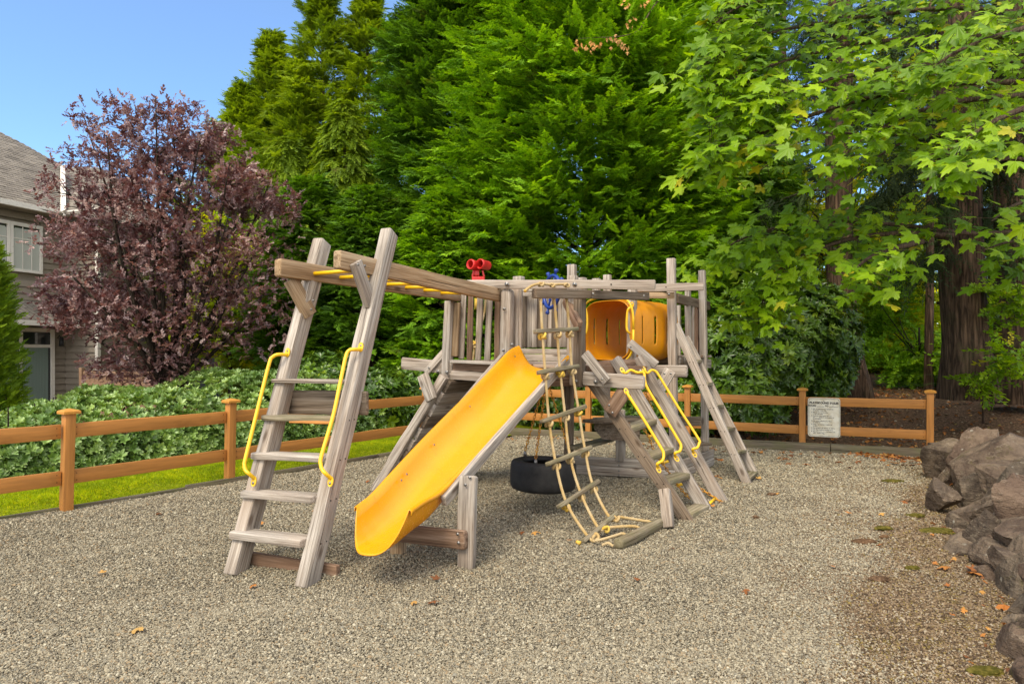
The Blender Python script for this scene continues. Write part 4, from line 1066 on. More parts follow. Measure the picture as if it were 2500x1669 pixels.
# climbing rope on the deck behind the slats
cr_ = thing('climbing_rope', P(1180, 720, 8.3), 'pale knotted rope with a yellow frayed end hanging inside the railing', 'rope')
rope('rope', [P(1187, 700, 8.25), P(1183, 760, 8.25), P(1172, 800, 8.25), P(1160, 840, 8.25), P(1155, 878, 8.25)], MAT['rope_fibre'], cr_, .0125)
knot(P(1158, 845, 8.25), cr_, MAT['rope_fibre'], .034); knot(P(1160, 838, 8.25), cr_, MAT['rope_yellow'], .03)
for k in range(7): tube('frayed_strand', [P(1160 + k * 1.1, 728, 8.2), P(1159.5 + k * 1.3, 756 - (k % 3) * 3, 8.2)], .006, MAT['rope_yellow'], cr_, 5)

# chains -----------------------------------------------------------
def chain(name, path, parent, s_=.021, mat='chain_rust', k=4):
    path = smooth_path(path, k); Ls = [0]
    for i in range(1, len(path)): Ls.append(Ls[-1] + (path[i] - path[i - 1]).length)
    step = s_ * 1.75; n = int(Ls[-1] / step); vs = []; fs = []; o = path[0]
    for i in range(n):
        d = (i + .5) * step; j = min(max(np.searchsorted(Ls, d) - 1, 0), len(path) - 2); p = path[j].lerp(path[j + 1], (d - Ls[j]) / max(Ls[j + 1] - Ls[j], 1e-9)) - o
        t = (path[j + 1] - path[j]).normalized(); a = t.cross(Vector((.3, 1, .1))).normalized(); 
        if i % 2: a = t.cross(a)
        ring = [p + t * math.cos(2 * math.pi * q / 8) * s_ * 1.15 + a * math.sin(2 * math.pi * q / 8) * s_ * .62 for q in range(9)]
        tube_geo(ring, s_ * .24, 4, False, vs, fs)
    return link(name, mesh(name, vs, fs, True), MAT[mat], parent, Matrix.Translation(o))
def tyre():
    c = P(1326, 1157, 6.85); root = thing('tyre_swing', c, 'black rubber tyre swing hung flat on three rusty yellow chains', 'tyre swing')
    prof = [(.20, .095), (.205, .115), (.24, .128), (.285, .128), (.312, .118), (.326, .095), (.330, .05), (.331, 0), (.330, -.05), (.326, -.095), (.312, -.118), (.285, -.128), (.24, -.126), (.205, -.115), (.20, -.095), (.215, -.09), (.25, -.10), (.29, -.09), (.30, 0), (.29, .09), (.25, .10), (.215, .09)]
    vs = []; fs = []; n = 64; m = len(prof)
    for j in range(n):
        a = 2 * math.pi * j / n
        for (r, z) in prof: vs.append((r * math.cos(a), r * math.sin(a), z * 1.12))
    for j in range(n):
        for i in range(m): fs.append((j * m + i, ((j + 1) % n) * m + i, ((j + 1) % n) * m + (i + 1) % m, j * m + (i + 1) % m))
    link('tyre', mesh('tyre', vs, fs, True), MAT['tyre_rubber'], root, Matrix.Translation(c) @ Matrix.Rotation(.03, 4, 'Y'))
    top = P(1333, 935, 7.0)
    for (x, y, d, dx) in ((1282, 1106, 6.9, -.02), (1308, 1126, 6.62, .0), (1389, 1105, 7.0, .02)):
        p = P(x, y, d); chain('chain', [p + Vector((0, 0, .03)), top + Vector((dx, 0, 0))], root, .019)
        tube('eye_bolt', [p - Vector((0, 0, .03)), p + Vector((0, 0, .02))], [.02, .012], MAT['steel'], root, 8)
    tube('swivel', [top, top + Vector((0, 0, .08))], .02, MAT['steel'], root, 8)
tyre()
beam('swing_beam', P(1290, 930, 6.98), P(1396, 928, 7.3), .06, .12, RW, PS)
def chain_ladder():
    root = thing('chain_ladder', P(1600, 980, 7.8), 'yellow chain climbing net with short pipe rungs under the three-rail ladder', 'chain ladder')
    ca = [(1560, 985, 7.75), (1570, 1040, 7.70), (1584, 1066, 7.62), (1594, 1092, 7.55), (1622, 1137, 7.42), (1655, 1184, 7.25), (1688, 1222, 7.08)]
    cb = [(1575, 955, 8.10), (1583, 975, 8.05), (1593, 1002, 8.0), (1612, 1045, 7.9), (1652, 1115, 7.65), (1694, 1178, 7.35), (1740, 1211, 7.2), (1765, 1228, 7.12)]
    chain('chain', [P(*q) for q in ca], root, .021); chain('chain', [P(*q) for q in cb], root, .021)
    for a, b in (((1566, 1002, 7.74), (1592, 994, 8.0)), ((1584, 1066, 7.62), (1612, 1054, 7.88)), ((1618, 1130, 7.44), (1652, 1118, 7.66)), ((1655, 1184, 7.25), (1694, 1172, 7.37)), ((1729, 1231, 6.95), (1746, 1216, 7.18))):
        tube('pipe_rung', [P(*a), P(*b)], .0155, MAT['handle_yellow'], root, 8)
chain_ladder()

# ------------------------------------------------------------------ boulders
def rock_mesh(seed, sx, sy, sz):
    r = random.Random(seed); bm = bmesh.new(); bmesh.ops.create_icosphere(bm, subdivisions=4 if seed < 200 else 3, radius=1)
    pl = []
    for _ in range(r.randint(9, 13)):
        n = Vector((r.gauss(0, 1), r.gauss(0, 1), r.gauss(0, 1))).normalized(); pl.append((n, r.uniform(.58, .9)))
    for v in bm.verts:
        d = v.co.normalized(); m = 1.25
        for n, k in pl:
            c = d.dot(n)
            if c > .05: m = min(m, k / c)
        m *= 1 + .05 * noise.noise(d * 2.3 + Vector((seed, 0, 0))) + .035 * noise.noise(d * 6 + Vector((seed, 5, 0))) + .015 * noise.noise(d * 15 + Vector((seed, 5, 9)))
        m -= .05 * max(0, 1 - abs(math.sin((d.dot(pl[0][0]) * 7 + seed))) * 5)
        v.co = Vector((d.x * m * sx, d.y * m * sy, d.z * m * sz))
    me = bpy.data.meshes.new('rock'); bm.to_mesh(me); bm.free(); me.polygons.foreach_set('use_smooth', [True] * len(me.polygons))
    try: me.set_sharp_from_angle(angle=math.radians(18))
    except Exception: pass
    me.materials.append(MAT['rock']); return me
def rocks():
    root = thing('rock_wall', (4.5, 6.5, 0), 'low dry wall of stacked purple-grey boulders along the right edge', 'rock wall')
    lst = [(2339, 1128, 84, 100, 8.3, .1), (2390, 1148, 92, 122, 7.7, -.1), (2447, 1144, 128, 118, 7.3, .3), (2368, 1215, 60, 92, 7.0, 0), (2458, 1184, 130, 118, 6.8, .5), (2449, 1241, 92, 92, 6.4, .4),
           (2345, 1295, 50, 72, 6.1, 0), (2402, 1279, 96, 98, 6.1, .15), (2495, 1290, 76, 175, 5.3, .1), (2376, 1362, 72, 92, 5.4, -.1), (2436, 1354, 92, 140, 5.35, .25), (2468, 1275, 62, 60, 5.8, 0),
           (2392, 1429, 54, 62, 4.85, 0), (2447, 1437, 80, 82, 4.8, .2), (2492, 1437, 70, 160, 4.5, .1), (2432, 1476, 50, 36, 4.6, 0), (2496, 1545, 62, 78, 3.95, .1), (2482, 1608, 58, 92, 3.55, .1), (2515, 1650, 60, 90, 3.3, 0),
           (2330, 1170, 50, 50, 8.1, 0), (2420, 1200, 70, 70, 7.4, 0), (2350, 1335, 60, 60, 5.9, 0), (2412, 1332, 60, 80, 5.9, 0), (2300, 1100, 50, 34, 8.9, 0),
           (2540, 1170, 120, 110, 6.9, .2), (2560, 1220, 120, 130, 6.2, .1), (2555, 1330, 100, 140, 5.4, 0), (2560, 1420, 100, 150, 4.7, 0), (2555, 1520, 90, 130, 4.1, 0), (2550, 1600, 90, 130, 3.7, .2), (2640, 1240, 150, 130, 5.9, 0), (2410, 1240, 60, 60, 6.9, 0), (2460, 1310, 70, 70, 6.0, 0), (2440, 1400, 70, 60, 5.3, 0), (2330, 1150, 60, 60, 8.6, 0), (2375, 1115, 70, 50, 8.4, 0), (2480, 1120, 110, 70, 7.9, 0)]
    for i, (x, y, w, h, d, a) in enumerate(lst):
        c = P(x, y, d); sx = w / FPX * d * .76; sz = h / FPX * d * .72; sy = min(max(sx, .18), .32)
        M = Matrix.Translation(c) @ Matrix.Rotation(-a, 4, 'Y') @ Matrix.Rotation(R.uniform(-.4, .4), 4, 'Z')
        link('rock', rock_mesh(40 + i, sx, sy, sz), None, root, M)
    k = 0; yy = 2.7
    while yy < 8.9:
        for z_, o_ in ((.05, .42), (.21, .54), (.31, .70), (.31, 1.0)):
            k += 1; M = Matrix.Translation((float(wall_x(yy)) + o_ + R.uniform(-.03, .03), yy + R.uniform(-.08, .08), z_)) @ Matrix.Rotation(R.uniform(-.5, .5), 4, 'Y') @ Matrix.Rotation(R.uniform(-1, 1), 4, 'Z')
            link('rock', rock_mesh(200 + k, R.uniform(.22, .32), R.uniform(.22, .30), R.uniform(.14, .19)), None, root, M)
        yy += .36
    d = 6.75; o = link('boulder', rock_mesh(99, .175, .17, .165), None, None, Matrix.Translation(P(2293, 1208, d)) @ Matrix.Rotation(.2, 4, 'Y'))
    tag(o, 'squat purple-grey boulder standing alone on the gravel in front of the rock wall', 'boulder')
rocks()

# ------------------------------------------------------------------ trees
def conifer(name, x, y, h, rad, label, protos, mat, z0=.2, nbr=420, per=26, size=.34, up=.35, droop=.45, bark_='fir_bark', group=None, trunk_r=.16, top_pow=.75, zb=0, inner=.30, wide=1.0, facing=True, low=.75, lean=0, rag=.28):
    root = thing(name, (x, y, zb), label, 'tree', group)
    tube('trunk', [Vector((x, y, zb - .3)), Vector((x + .05, y, zb + h * .5)), Vector((x + lean, y, zb + h * .985))], [trunk_r, trunk_r * .6, .015], MAT[bark_], root, 12, 6)
    u = NR.random(nbr); hz = z0 + (h - z0) * (1 - (1 - u) ** 1.15)
    q = (hz - z0) / (h - z0)
    prof = np.minimum(1, (1 - q) ** top_pow * 1.12) * (low + (1 - low) * np.minimum(1, q * 4))
    Lb = rad * prof * NR.uniform(1 - rag, 1.08, nbr) + .12
    if facing: az = -math.pi / 2 + NR.uniform(-2.35, 2.35, nbr)
    else: az = NR.uniform(0, 2 * math.pi, nbr)
    t = inner + (1 - inner) * NR.random((nbr, per)) ** .75
    e = up * NR.uniform(.6, 1.5, nbr)
    lx = Lb[:, None] * t; dx = np.cos(az)[:, None]; dy = np.sin(az)[:, None]
    PX = x + lean * q[:, None] + dx * lx; PY = y + dy * lx * wide
    PZ = zb + hz[:, None] + Lb[:, None] * (e[:, None] * t * 1.6 - droop * t * t)
    slope = e[:, None] * 1.6 - 2 * droop * t
    # side offset so a bough is a flat plume
    so_ = NR.normal(0, .16, (nbr, per)) * Lb[:, None] * (1.15 - t * .55) * .8
    PX = PX - dy * so_; PY = PY + dx * so_; PZ = PZ + NR.normal(0, .05, (nbr, per)) - abs(so_) * .25
    ang = np.sign(so_) * NR.uniform(.1, .8, (nbr, per))
    ddx = dx * np.cos(ang) - dy * np.sin(ang); ddy = dx * np.sin(ang) + dy * np.cos(ang)
    D = np.stack([ddx, ddy, slope + NR.normal(0, .18, (nbr, per))], 2).reshape(-1, 3)
    Nn = np.stack([NR.normal(0, .3, nbr * per), NR.normal(0, .3, nbr * per), np.ones(nbr * per)], 1)
    # boughs face the light: tilt the plane of each spray outwards
    Nn[:, 0] += (dx * np.ones_like(t)).ravel() * .35; Nn[:, 1] += (dy * np.ones_like(t)).ravel() * .35
    pts = np.stack([PX.ravel(), PY.ravel(), PZ.ravel()], 1); ok = pts[:, 2] > zb + .12
    sc = size * NR.uniform(.65, 1.25, nbr * per) * (.75 + .35 * np.repeat(np.minimum(1, Lb / rad), per))
    scatter('crown', protos, pts[ok], eulers(D, Nn)[ok], sc[ok][:, None], MAT[mat], root, origin=(x, y, zb))
    # main boughs
    vs = []; fs = []
    for i in range(0, nbr, 7):
        a, L_, zz = az[i], Lb[i], hz[i]; pp = []
        for k in range(4):
            tt = k / 3 * .85; pp.append(Vector((lean * q[i] + math.cos(a) * L_ * tt, math.sin(a) * L_ * tt * wide, zz + L_ * (e[i] * tt * 1.6 - droop * tt * tt))))
        tube_geo(pp, [.02 + .01 * L_, .016, .011, .005], 4, False, vs, fs)
    link('boughs', mesh('boughs', vs, fs, True), MAT[bark_], root, Matrix.Translation((x, y, zb)))
    return root
cx_ = lambda px, d: (px - CX) / FPX * d
EG = 'evergreens in a row behind the fences'
# big bright cypress wall
conifer('cypress_tree', cx_(1430, 15.9), 15.9, 13.5, 3.25, 'broad bright green cypress with feathery boughs directly behind the tower', FR_CY, 'cypress_leaf', .1, 1050, 40, .42, .38, .22, group=EG, trunk_r=.20, top_pow=.32, low=.9, inner=.15)
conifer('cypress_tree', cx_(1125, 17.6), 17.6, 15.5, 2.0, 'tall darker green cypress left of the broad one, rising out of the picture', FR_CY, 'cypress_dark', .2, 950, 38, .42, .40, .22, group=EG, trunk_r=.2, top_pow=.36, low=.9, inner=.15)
conifer('cypress_tree', cx_(1700, 18.5), 18.5, 14, 2.6, 'dark cypress behind the maple, right of the broad one', FR_CY, 'cypress_dark', .4, 700, 34, .44, .3, .35, group=EG, trunk_r=.2, top_pow=.36, low=.9, inner=.15)
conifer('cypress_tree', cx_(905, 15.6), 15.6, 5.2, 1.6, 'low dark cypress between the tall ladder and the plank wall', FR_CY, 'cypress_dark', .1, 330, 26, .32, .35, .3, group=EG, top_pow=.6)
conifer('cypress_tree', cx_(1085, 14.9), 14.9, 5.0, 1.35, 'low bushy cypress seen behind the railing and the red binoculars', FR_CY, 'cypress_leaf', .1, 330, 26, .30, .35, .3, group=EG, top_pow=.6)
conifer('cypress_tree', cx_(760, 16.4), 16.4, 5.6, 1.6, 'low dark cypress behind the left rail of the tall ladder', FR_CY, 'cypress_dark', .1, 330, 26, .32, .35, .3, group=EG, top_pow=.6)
# drooping cedars with pointed tops
CG = 'pointed cedars against the sky'
conifer('cedar_tree', cx_(787, 22), 22, 13.4, 3.9, 'tallest pointed cedar against the blue sky', FR_MIX, 'cedar_leaf', .5, 380, 34, .40, .62, .42, group=CG, top_pow=.95, facing=False, rag=.72, low=1.0, trunk_r=.12)
conifer('cedar_tree', cx_(664, 22.5), 22.5, 11.9, 3.6, 'slim pointed cedar left of the tallest cedar', FR_MIX, 'cedar_leaf', .5, 380, 34, .40, .62, .42, group=CG, top_pow=.95, facing=False, rag=.72, low=1.0, trunk_r=.12)
conifer('cedar_tree', cx_(596, 21.5), 21.5, 9.8, 3.1, 'shortest pointed cedar at the left end, above the purple tree', FR_MIX, 'cedar_leaf', .5, 380, 34, .40, .62, .42, group=CG, top_pow=.95, facing=False, rag=.72, low=1.0, trunk_r=.12)
conifer('cedar_tree', cx_(897, 21.5), 21.5, 13.0, 3.0, 'narrow cedar with a ragged tip right of the tallest cedar', FR_MIX, 'cedar_leaf', .5, 380, 34, .40, .62, .42, group=CG, top_pow=.95, facing=False, rag=.72, low=1.0, trunk_r=.12)
conifer('cedar_tree', cx_(735, 21), 21, 10.2, 3.2, 'full cedar filling the gap between the two slim cedars', FR_MIX, 'cedar_leaf', .5, 380, 34, .40, .62, .42, group=CG, top_pow=.95, facing=False, rag=.72, low=1.0, trunk_r=.12)
conifer('cedar_tree', cx_(840, 18.8), 18.8, 8.4, 2.1, 'light green drooping cedar standing in front of the pointed cedars', FR_MIX, 'cedar_leaf', .3, 460, 26, .42, .34, .7, group=CG, top_pow=.8)
conifer('cedar_tree', cx_(700, 19.5), 19.5, 7.6, 2.0, 'short drooping cedar behind the right side of the purple tree', FR_MIX, 'cedar_leaf', .3, 400, 24, .42, .34, .7, group=CG, top_pow=.8)

def broad_crown(root, name, c, rad, n, protos, mat, size, shell=.5, flat=.6, jitter=.8, hole=.0, blobs=12, origin=None, upn=.8):
    """leaf sprays gathered in clumps through an irregular crown"""
    c = np.array(c, float); rad = np.array(rad, float)
    bc = unit(blobs) * (NR.random((blobs, 1)) ** .45) * .78; br = NR.uniform(.26, .46, blobs)
    k = NR.integers(0, blobs, n); v = unit(n) * (NR.random((n, 1)) ** (1 / 3 if shell == 0 else .22)) * br[k][:, None]
    q = bc[k] + v; pts = c + q * rad
    out = q / np.maximum(np.linalg.norm(q, axis=1, keepdims=True), .1)
    D = out * .8 + unit(n) * jitter; D[:, 2] *= flat; Nn = np.stack([NR.normal(0, .5, n), NR.normal(0, .5, n) - .25, np.ones(n) * upn], 1) + out * .4
    return scatter(name, protos, pts, eulers(D, Nn), (size * NR.uniform(.6, 1.3, n))[:, None], MAT[mat], root, origin=origin if origin is not None else c)
def branchy(root, base, tips, r0, mat, name='branch', mid=.25, sub=3):
    vs = []; fs = []; b = Vector(base)
    for t in tips:
        t = Vector(t); m = b.lerp(t, .5) + Vector((R.uniform(-mid, mid), R.uniform(-mid, mid), R.uniform(0, mid)))
        p = smooth_path([b - b, m - b, t - b], 5); n = len(p); tube_geo(p, [r0 * (1 - .85 * i / (n - 1)) for i in range(n)], 6, False, vs, fs)
        for _ in range(sub):
            i = R.randint(n // 3, n - 2); e = p[i] + Vector((R.uniform(-1, 1), R.uniform(-1, 1), R.uniform(-.2, .5))) * (t - b).length * .16
            mm = p[i].lerp(e, .5) + Vector((0, 0, R.uniform(-.05, .1))); tube_geo([p[i], mm, e], [r0 * .3, r0 * .2, r0 * .06], 4, False, vs, fs)
    return link(name, mesh(name, vs, fs, True), MAT[mat], root, Matrix.Translation(b))
# purple plum tree
def plum():
    d = 13.2; bx = cx_(415, d); root = thing('plum_tree', (bx, d, 0), 'spreading purple-leaved plum tree behind the hedge in front of the house', 'tree')
    base = Vector((bx, d, 0)); tube('trunk', [base - Vector((0, 0, .2)), base + Vector((.02, 0, .5)), base + Vector((.0, 0, 1.0))], [.14, .12, .12], MAT['dark_bark'], root, 10, 3)
    tips = []
    NB = [(200, 270, 3.2), (260, 330, 2.6), (330, 260, 2.5), (420, 300, 2.2), (490, 330, 2), (560, 400, 2), (660, 440, 2.2), (140, 430, 2.5), (150, 560, 2), (260, 450, 1.5), (420, 430, 1.4), (560, 520, 1.6), (660, 540, 1.8), (180, 680, 2), (300, 600, 1.2), (450, 600, 1.2), (600, 660, 1.4), (170, 790, 1.4), (300, 820, 1.2), (430, 860, 1.1), (560, 820, 1.2), (640, 760, 1.2), (380, 240, 2)]
    pts = []; dirs = []
    for (x, y, k) in NB: tips.append(P(x, y, d + R.uniform(-1.1, 1.0)))
    branchy(root, base + Vector((0, 0, .75)), tips, .055, 'dark_bark', 'bough', .3, 7)
    ells = [((395, 350), 170, 80, 2300, .8), ((260, 300), 85, 45, 420, .8), ((270, 420), 150, 80, 1900, .8), ((510, 370), 100, 70, 1300, .8), ((600, 470), 115, 65, 2000, .9), ((400, 480), 190, 110, 3600, 1.2), ((180, 470), 95, 60, 420, .6), ((660, 500), 70, 60, 900, .7),
            ((240, 590), 150, 80, 1500, 1.0), ((470, 620), 190, 120, 3000, 1.2), ((640, 620), 90, 110, 420, .9), ((230, 740), 125, 90, 1700, 1.0), ((420, 780), 190, 130, 3000, 1.2), ((600, 780), 120, 110, 600, 1.0), ((370, 890), 170, 60, 1300, .9), ((160, 770), 60, 50, 350, .6), ((290, 262), 60, 35, 160, .5), ((420, 275), 110, 35, 380, .5)]
    for (cc, rx, ry, n, dep) in ells:
        v = unit(n) * NR.random((n, 1)) ** .45; px = cc[0] + v[:, 0] * rx; py = cc[1] + v[:, 2] * ry; dd = d + v[:, 1] * dep * 1.1
        c = np.array([(cc[0] - CX) / FPX * d, d, CAMZ + (HY - cc[1]) / FPX * d]); p = np.stack([c[0] + v[:, 0] * rx / FPX * d, dd, c[2] + v[:, 2] * ry / FPX * d], 1)
        pts.append(p); D = p - np.array([bx, d, 1.5]); D /= np.linalg.norm(D, axis=1, keepdims=True); dirs.append(D * .45 + unit(n) * 1.0)
    pts = np.concatenate(pts); dirs = np.concatenate(dirs); n = len(pts)
    # thin out along noise so that sky gaps and strands appear
    m = np.array([noise.noise(Vector(p * 2.1)) for p in pts]); keep = ((m > -.11 + .12 * np.clip(pts[:, 2] - 3.0, 0, 2.2)) | (NR.random(n) < .10)) & ((pts[:, 2] > 2.6) | (NR.random(n) < .75)); pts, dirs = pts[keep], dirs[keep]; n = len(pts)
    Nn = np.stack([NR.normal(0, .6, n), NR.normal(0, .6, n), np.ones(n)], 1)
    scatter('crown', SP_PLUM, pts, eulers(dirs, Nn), (NR.uniform(.6, 1.2, n) * .20)[:, None], MAT['plum_leaf'], root, origin=(bx, d, 2))
plum()

# hedge of laurel: clumps of whorled leaves over a bank shape
def hedge():
    root = thing('laurel_hedge', (-4.6, 9.6, 0), 'wide rounded laurel hedge of glossy green leaves behind the left fence', 'hedge')
    m = 21000; ln = Vector((1.0, 1.5, 0)).normalized(); nl = Vector((-1.5, 1.0, 0)).normalized()
    s_ = NR.uniform(-2.5, 9.5, m); w = NR.random(m) * 3.6
    base = np.array([-5.78, 7.45])
    top = .97 - .35 * np.clip(.9 - s_, 0, 1) + .13 * np.sin(s_ * 1.35 + 1) + .10 * np.sin(s_ * 3.1) + .07 * np.sin(w * 4 + s_ * 2) - .0 * s_
    gx_ = base[0] + ln.x * s_ + nl.x * w; gy_ = base[1] + ln.y * s_ + nl.y * w; top = top - .42 * np.clip((-gx_ - .64 * gy_) / .9, 0, 1)
    prof = np.sqrt(np.clip(1 - (1 - np.clip(w / .75, 0, 1)) ** 2, 0, 1))
    onfront = NR.random(m) < .52; w = np.where(onfront, NR.random(m) * .5, w); prof = np.sqrt(np.clip(1 - (1 - np.clip(w / .75, 0, 1)) ** 2, 0, 1))
    z = np.where(onfront, top * prof * NR.random(m) ** .7 , top * prof); z = z - NR.random(m) * .09
    bul = .10 * np.sin(s_ * 2.2) + .08 * np.sin(s_ * 5 + z * 4)
    X = base[0] + ln.x * s_ + nl.x * (w + bul); Y = base[1] + ln.y * s_ + nl.y * (w + bul)
    pts = np.stack([X, Y, np.clip(z, .03, 3)], 1)
    fr = np.clip(1 - w / .7, 0, 1)
    D = np.stack([-nl.x * fr * 1.0 + NR.normal(0, .38, m), -nl.y * fr * 1.0 + NR.normal(0, .38, m), .55 + .6 * (1 - fr) + NR.normal(0, .25, m)], 1)
    Nn = unit(m); sc = NR.uniform(.7, 1.2, m) * .105
    dist = Y + 3 * np.abs(X + 3.5) * .2; order = np.argsort(dist + (1 - fr) * 2); idx = order[:300]
    protos = [protomesh('sprig', p, MAT['hedge_leaf']) for p in SP_HEDGE]; E = eulers(D, Nn)
    from mathutils import Euler
    for j, i in enumerate(idx):
        M = Matrix.Translation(Vector(pts[i])) @ Euler(E[i]).to_matrix().to_4x4() @ Matrix.Diagonal((sc[i], sc[i], sc[i], 1)); link('sprig', protos[j % 3], None, root, M)
    rest = np.ones(m, bool); rest[idx] = False
    o = scatter('foliage', SP_HEDGE, pts[rest], E[rest], sc[rest][:, None], MAT['hedge_leaf'], root, origin=(-4.6, 9.6, 0)); o['kind'] = 'stuff'
    vs = []; fs = []
    for _ in range(220):
        s0 = R.uniform(-2.5, 9.5); w0 = R.uniform(.35, 3.2); a = Vector((base[0] + ln.x * s0 + nl.x * w0, base[1] + ln.y * s0 + nl.y * w0, 0)); b = a + Vector((R.uniform(-.25, .25), R.uniform(-.3, .2), R.uniform(.6, 1.0)))
        tube_geo([a, a.lerp(b, .5) + Vector((R.uniform(-.06, .06), 0, 0)), b], [.02, .014, .006], 4, False, vs, fs)
    link('stems', mesh('stems', vs, fs), MAT['dark_bark'], root)
hedge()
def rhodo(name, label, blobs, n, size, mat='rhodo_leaf', own=300, zb=0, cat='bush'):
    c0 = blobs[0]; base = Vector((c0[0], c0[1], zb)); root = thing(name, base, label, cat)
    A = []; D = []; tot = sum(b[3] * b[4] for b in blobs)
    for (x, y, z, rx, rz) in blobs:
        k = int(n * rx * rz / tot); v = unit(k); v[:, 1] = -np.abs(v[:, 1]) * np.where(NR.random(k) < .8, 1, -1)
        rr = .55 + .45 * NR.random((k, 1)) ** .5
        lump = 1 + .16 * np.array([noise.noise(Vector(q * 3.2 + x)) for q in v])[:, None]
        A.append(np.array([x, y, z]) + v * rr * lump * np.array([rx, rx * .85, rz])); D.append(v + np.array([0, 0, .35]) + unit(k) * .35)
    A = np.concatenate(A); D = np.concatenate(D); ok = A[:, 2] > zb + .08; A, D = A[ok], D[ok]; m = len(A); E = eulers(D, unit(m)); sc = NR.uniform(.65, 1.2, m) * size
    from mathutils import Euler
    idx = np.argsort(A[:, 1])[:own]; protos = [protomesh('leaf_rosette', p, MAT[mat]) for p in WH_RHO]
    for j, i in enumerate(idx):
        link('leaf_rosette', protos[j % 3], None, root, Matrix.Translation(Vector(A[i])) @ Euler(E[i]).to_matrix().to_4x4() @ Matrix.Diagonal((sc[i],) * 3 + (1,)))
    rest = np.ones(m, bool); rest[idx] = False
    o = scatter('foliage', WH_RHO, A[rest], E[rest], sc[rest][:, None], MAT[mat], root, origin=base); o['kind'] = 'stuff'
    branchy(root, base, [Vector((b[0] + R.uniform(-.3, .3), b[1], b[2])) for b in blobs for _ in (0, 1, 2)], .04, 'dark_bark', 'stem', .2, 3)
rb = lambda px, py, d, rx, rz: (cx_(px, d), d, CAMZ + (HY - py) / FPX * d, rx, rz)
rhodo('rhododendron', 'large dark rhododendron bush leaning over the back fence right of the tower', [rb(1860, 860, 13.3, 1.25, 1.1), rb(1960, 830, 13.6, 1.1, 1.2), rb(1790, 880, 12.6, .75, .95), rb(1800, 960, 12.2, .55, .6), rb(1850, 1000, 12.0, .5, .4), rb(1990, 890, 13.4, .75, .8), rb(1880, 740, 13.8, .9, .7), rb(2010, 935, 13.0, .4, .45)], 5200, .15)
rhodo('rhododendron', 'dark leafy bush at the fence corner behind the plank wall', [rb(1000, 985, 13.6, .9, .75), rb(900, 985, 13.0, .8, .7), rb(800, 960, 12.9, .8, .8), rb(1130, 1000, 14.3, .9, .6)], 2600, .13)
rhodo('rhododendron', 'low dark bushes under the cypress behind the table', [rb(1280, 1010, 14.6, .9, .6), rb(1420, 1005, 14.0, .9, .65), rb(1560, 1010, 13.5, .9, .6), rb(1680, 1000, 13.2, .7, .6)], 2600, .13)
# bright shrub at the left edge
def edge_shrub():
    x, y = -7.62, 9.7; root = thing('arborvitae', (x, y, 0), 'bright yellow-green upright shrub cut by the left edge', 'shrub')
    tube('trunk', [Vector((x, y, -.1)), Vector((x, y, 3))], [.06, .02], MAT['dark_bark'], root, 8)
    n = 3600; a = NR.random(n) * 6.28; z = NR.random(n) * 3.0 + .1; r = (.43 * np.sqrt(np.clip(1 - (z / 3.2) ** 2.2, 0, 1)) + .02) * (.6 + .45 * NR.random(n) ** .5)
    r = r * (1 + .35 * np.sin(a * 5 + z * 4) * NR.random(n)); D = np.stack([np.cos(a) * .9, np.sin(a) * .9, np.ones(n) * .7], 1) + unit(n) * .5
    scatter('crown', FR_CY, np.stack([x + np.cos(a) * r, y + np.sin(a) * r, z], 1), eulers(D, unit(n)), (NR.uniform(.6, 1.2, n) * .20)[:, None], MAT['bright_shrub'], root, origin=(x, y, 1.5))
edge_shrub()
def small_tree(name, px, d, label, ells, mat, protos, size, trunk=(.06, 'dark_bark'), zb=0, group=None, cat='tree', upn=.8):
    x = cx_(px, d); root = thing(name, (x, d, zb), label, cat, group); cs = []
    for (ex, ey, rx, rz, n, dd) in ells:
        c = np.array([cx_(ex, d + dd), d + dd, CAMZ + (HY - ey) / FPX * (d + dd)]); cs.append((c, rx, rz, n))
    A = []; D = []
    for c, rx, rz, n in cs:
        k = 9; bc = unit(k) * NR.random((k, 1)) ** .5 * .75; br = NR.uniform(.25, .5, k); i = NR.integers(0, k, n)
        q = bc[i] + unit(n) * NR.random((n, 1)) ** .4 * br[i][:, None]; A.append(c + q * np.array([rx, rx * .8, rz])); D.append(q + unit(n) * .9)
    A = np.concatenate(A); D = np.concatenate(D); D[:, 2] = D[:, 2] * .5 - .12; n = len(A); Nn = np.stack([NR.normal(0, .5, n), NR.normal(0, .5, n) - .3, np.ones(n) * upn], 1)
    scatter('crown', protos, A, eulers(D, Nn), (NR.uniform(.6, 1.25, n) * size)[:, None], MAT[mat], root, origin=(x, d, zb))
    b = Vector((x, d, zb)); hi = max(c[2] for c, *_ in cs)
    tube('trunk', [b - Vector((0, 0, .3)), b + Vector((R.uniform(-.1, .1), 0, (hi - zb) * .4)), b + Vector((R.uniform(-.2, .2), 0, (hi - zb) * .75))], [trunk[0], trunk[0] * .8, trunk[0] * .5], MAT[trunk[1]], root, 8, 4)
    branchy(root, b + Vector((0, 0, (hi - zb) * .35)), [Vector(c) + Vector((R.uniform(-.5, .5) * rx, R.uniform(-.4, .4), R.uniform(-.4, .6) * rz)) for c, rx, rz, _ in cs for _ in range(4)], trunk[0] * .5, trunk[1], 'bough', .3, 4)
    return root
small_tree('yellow_green_tree', 560, 17, 'yellow-green tree glimpsed through the purple plum leaves', [(540, 620, 1.3, 1.0, 900, 0), (600, 720, 1.1, 1.1, 900, 0), (500, 800, 1.3, 1.0, 700, 0), (620, 850, 1.0, .9, 600, 0)], 'forest_leaf', SP_FOR, .32)
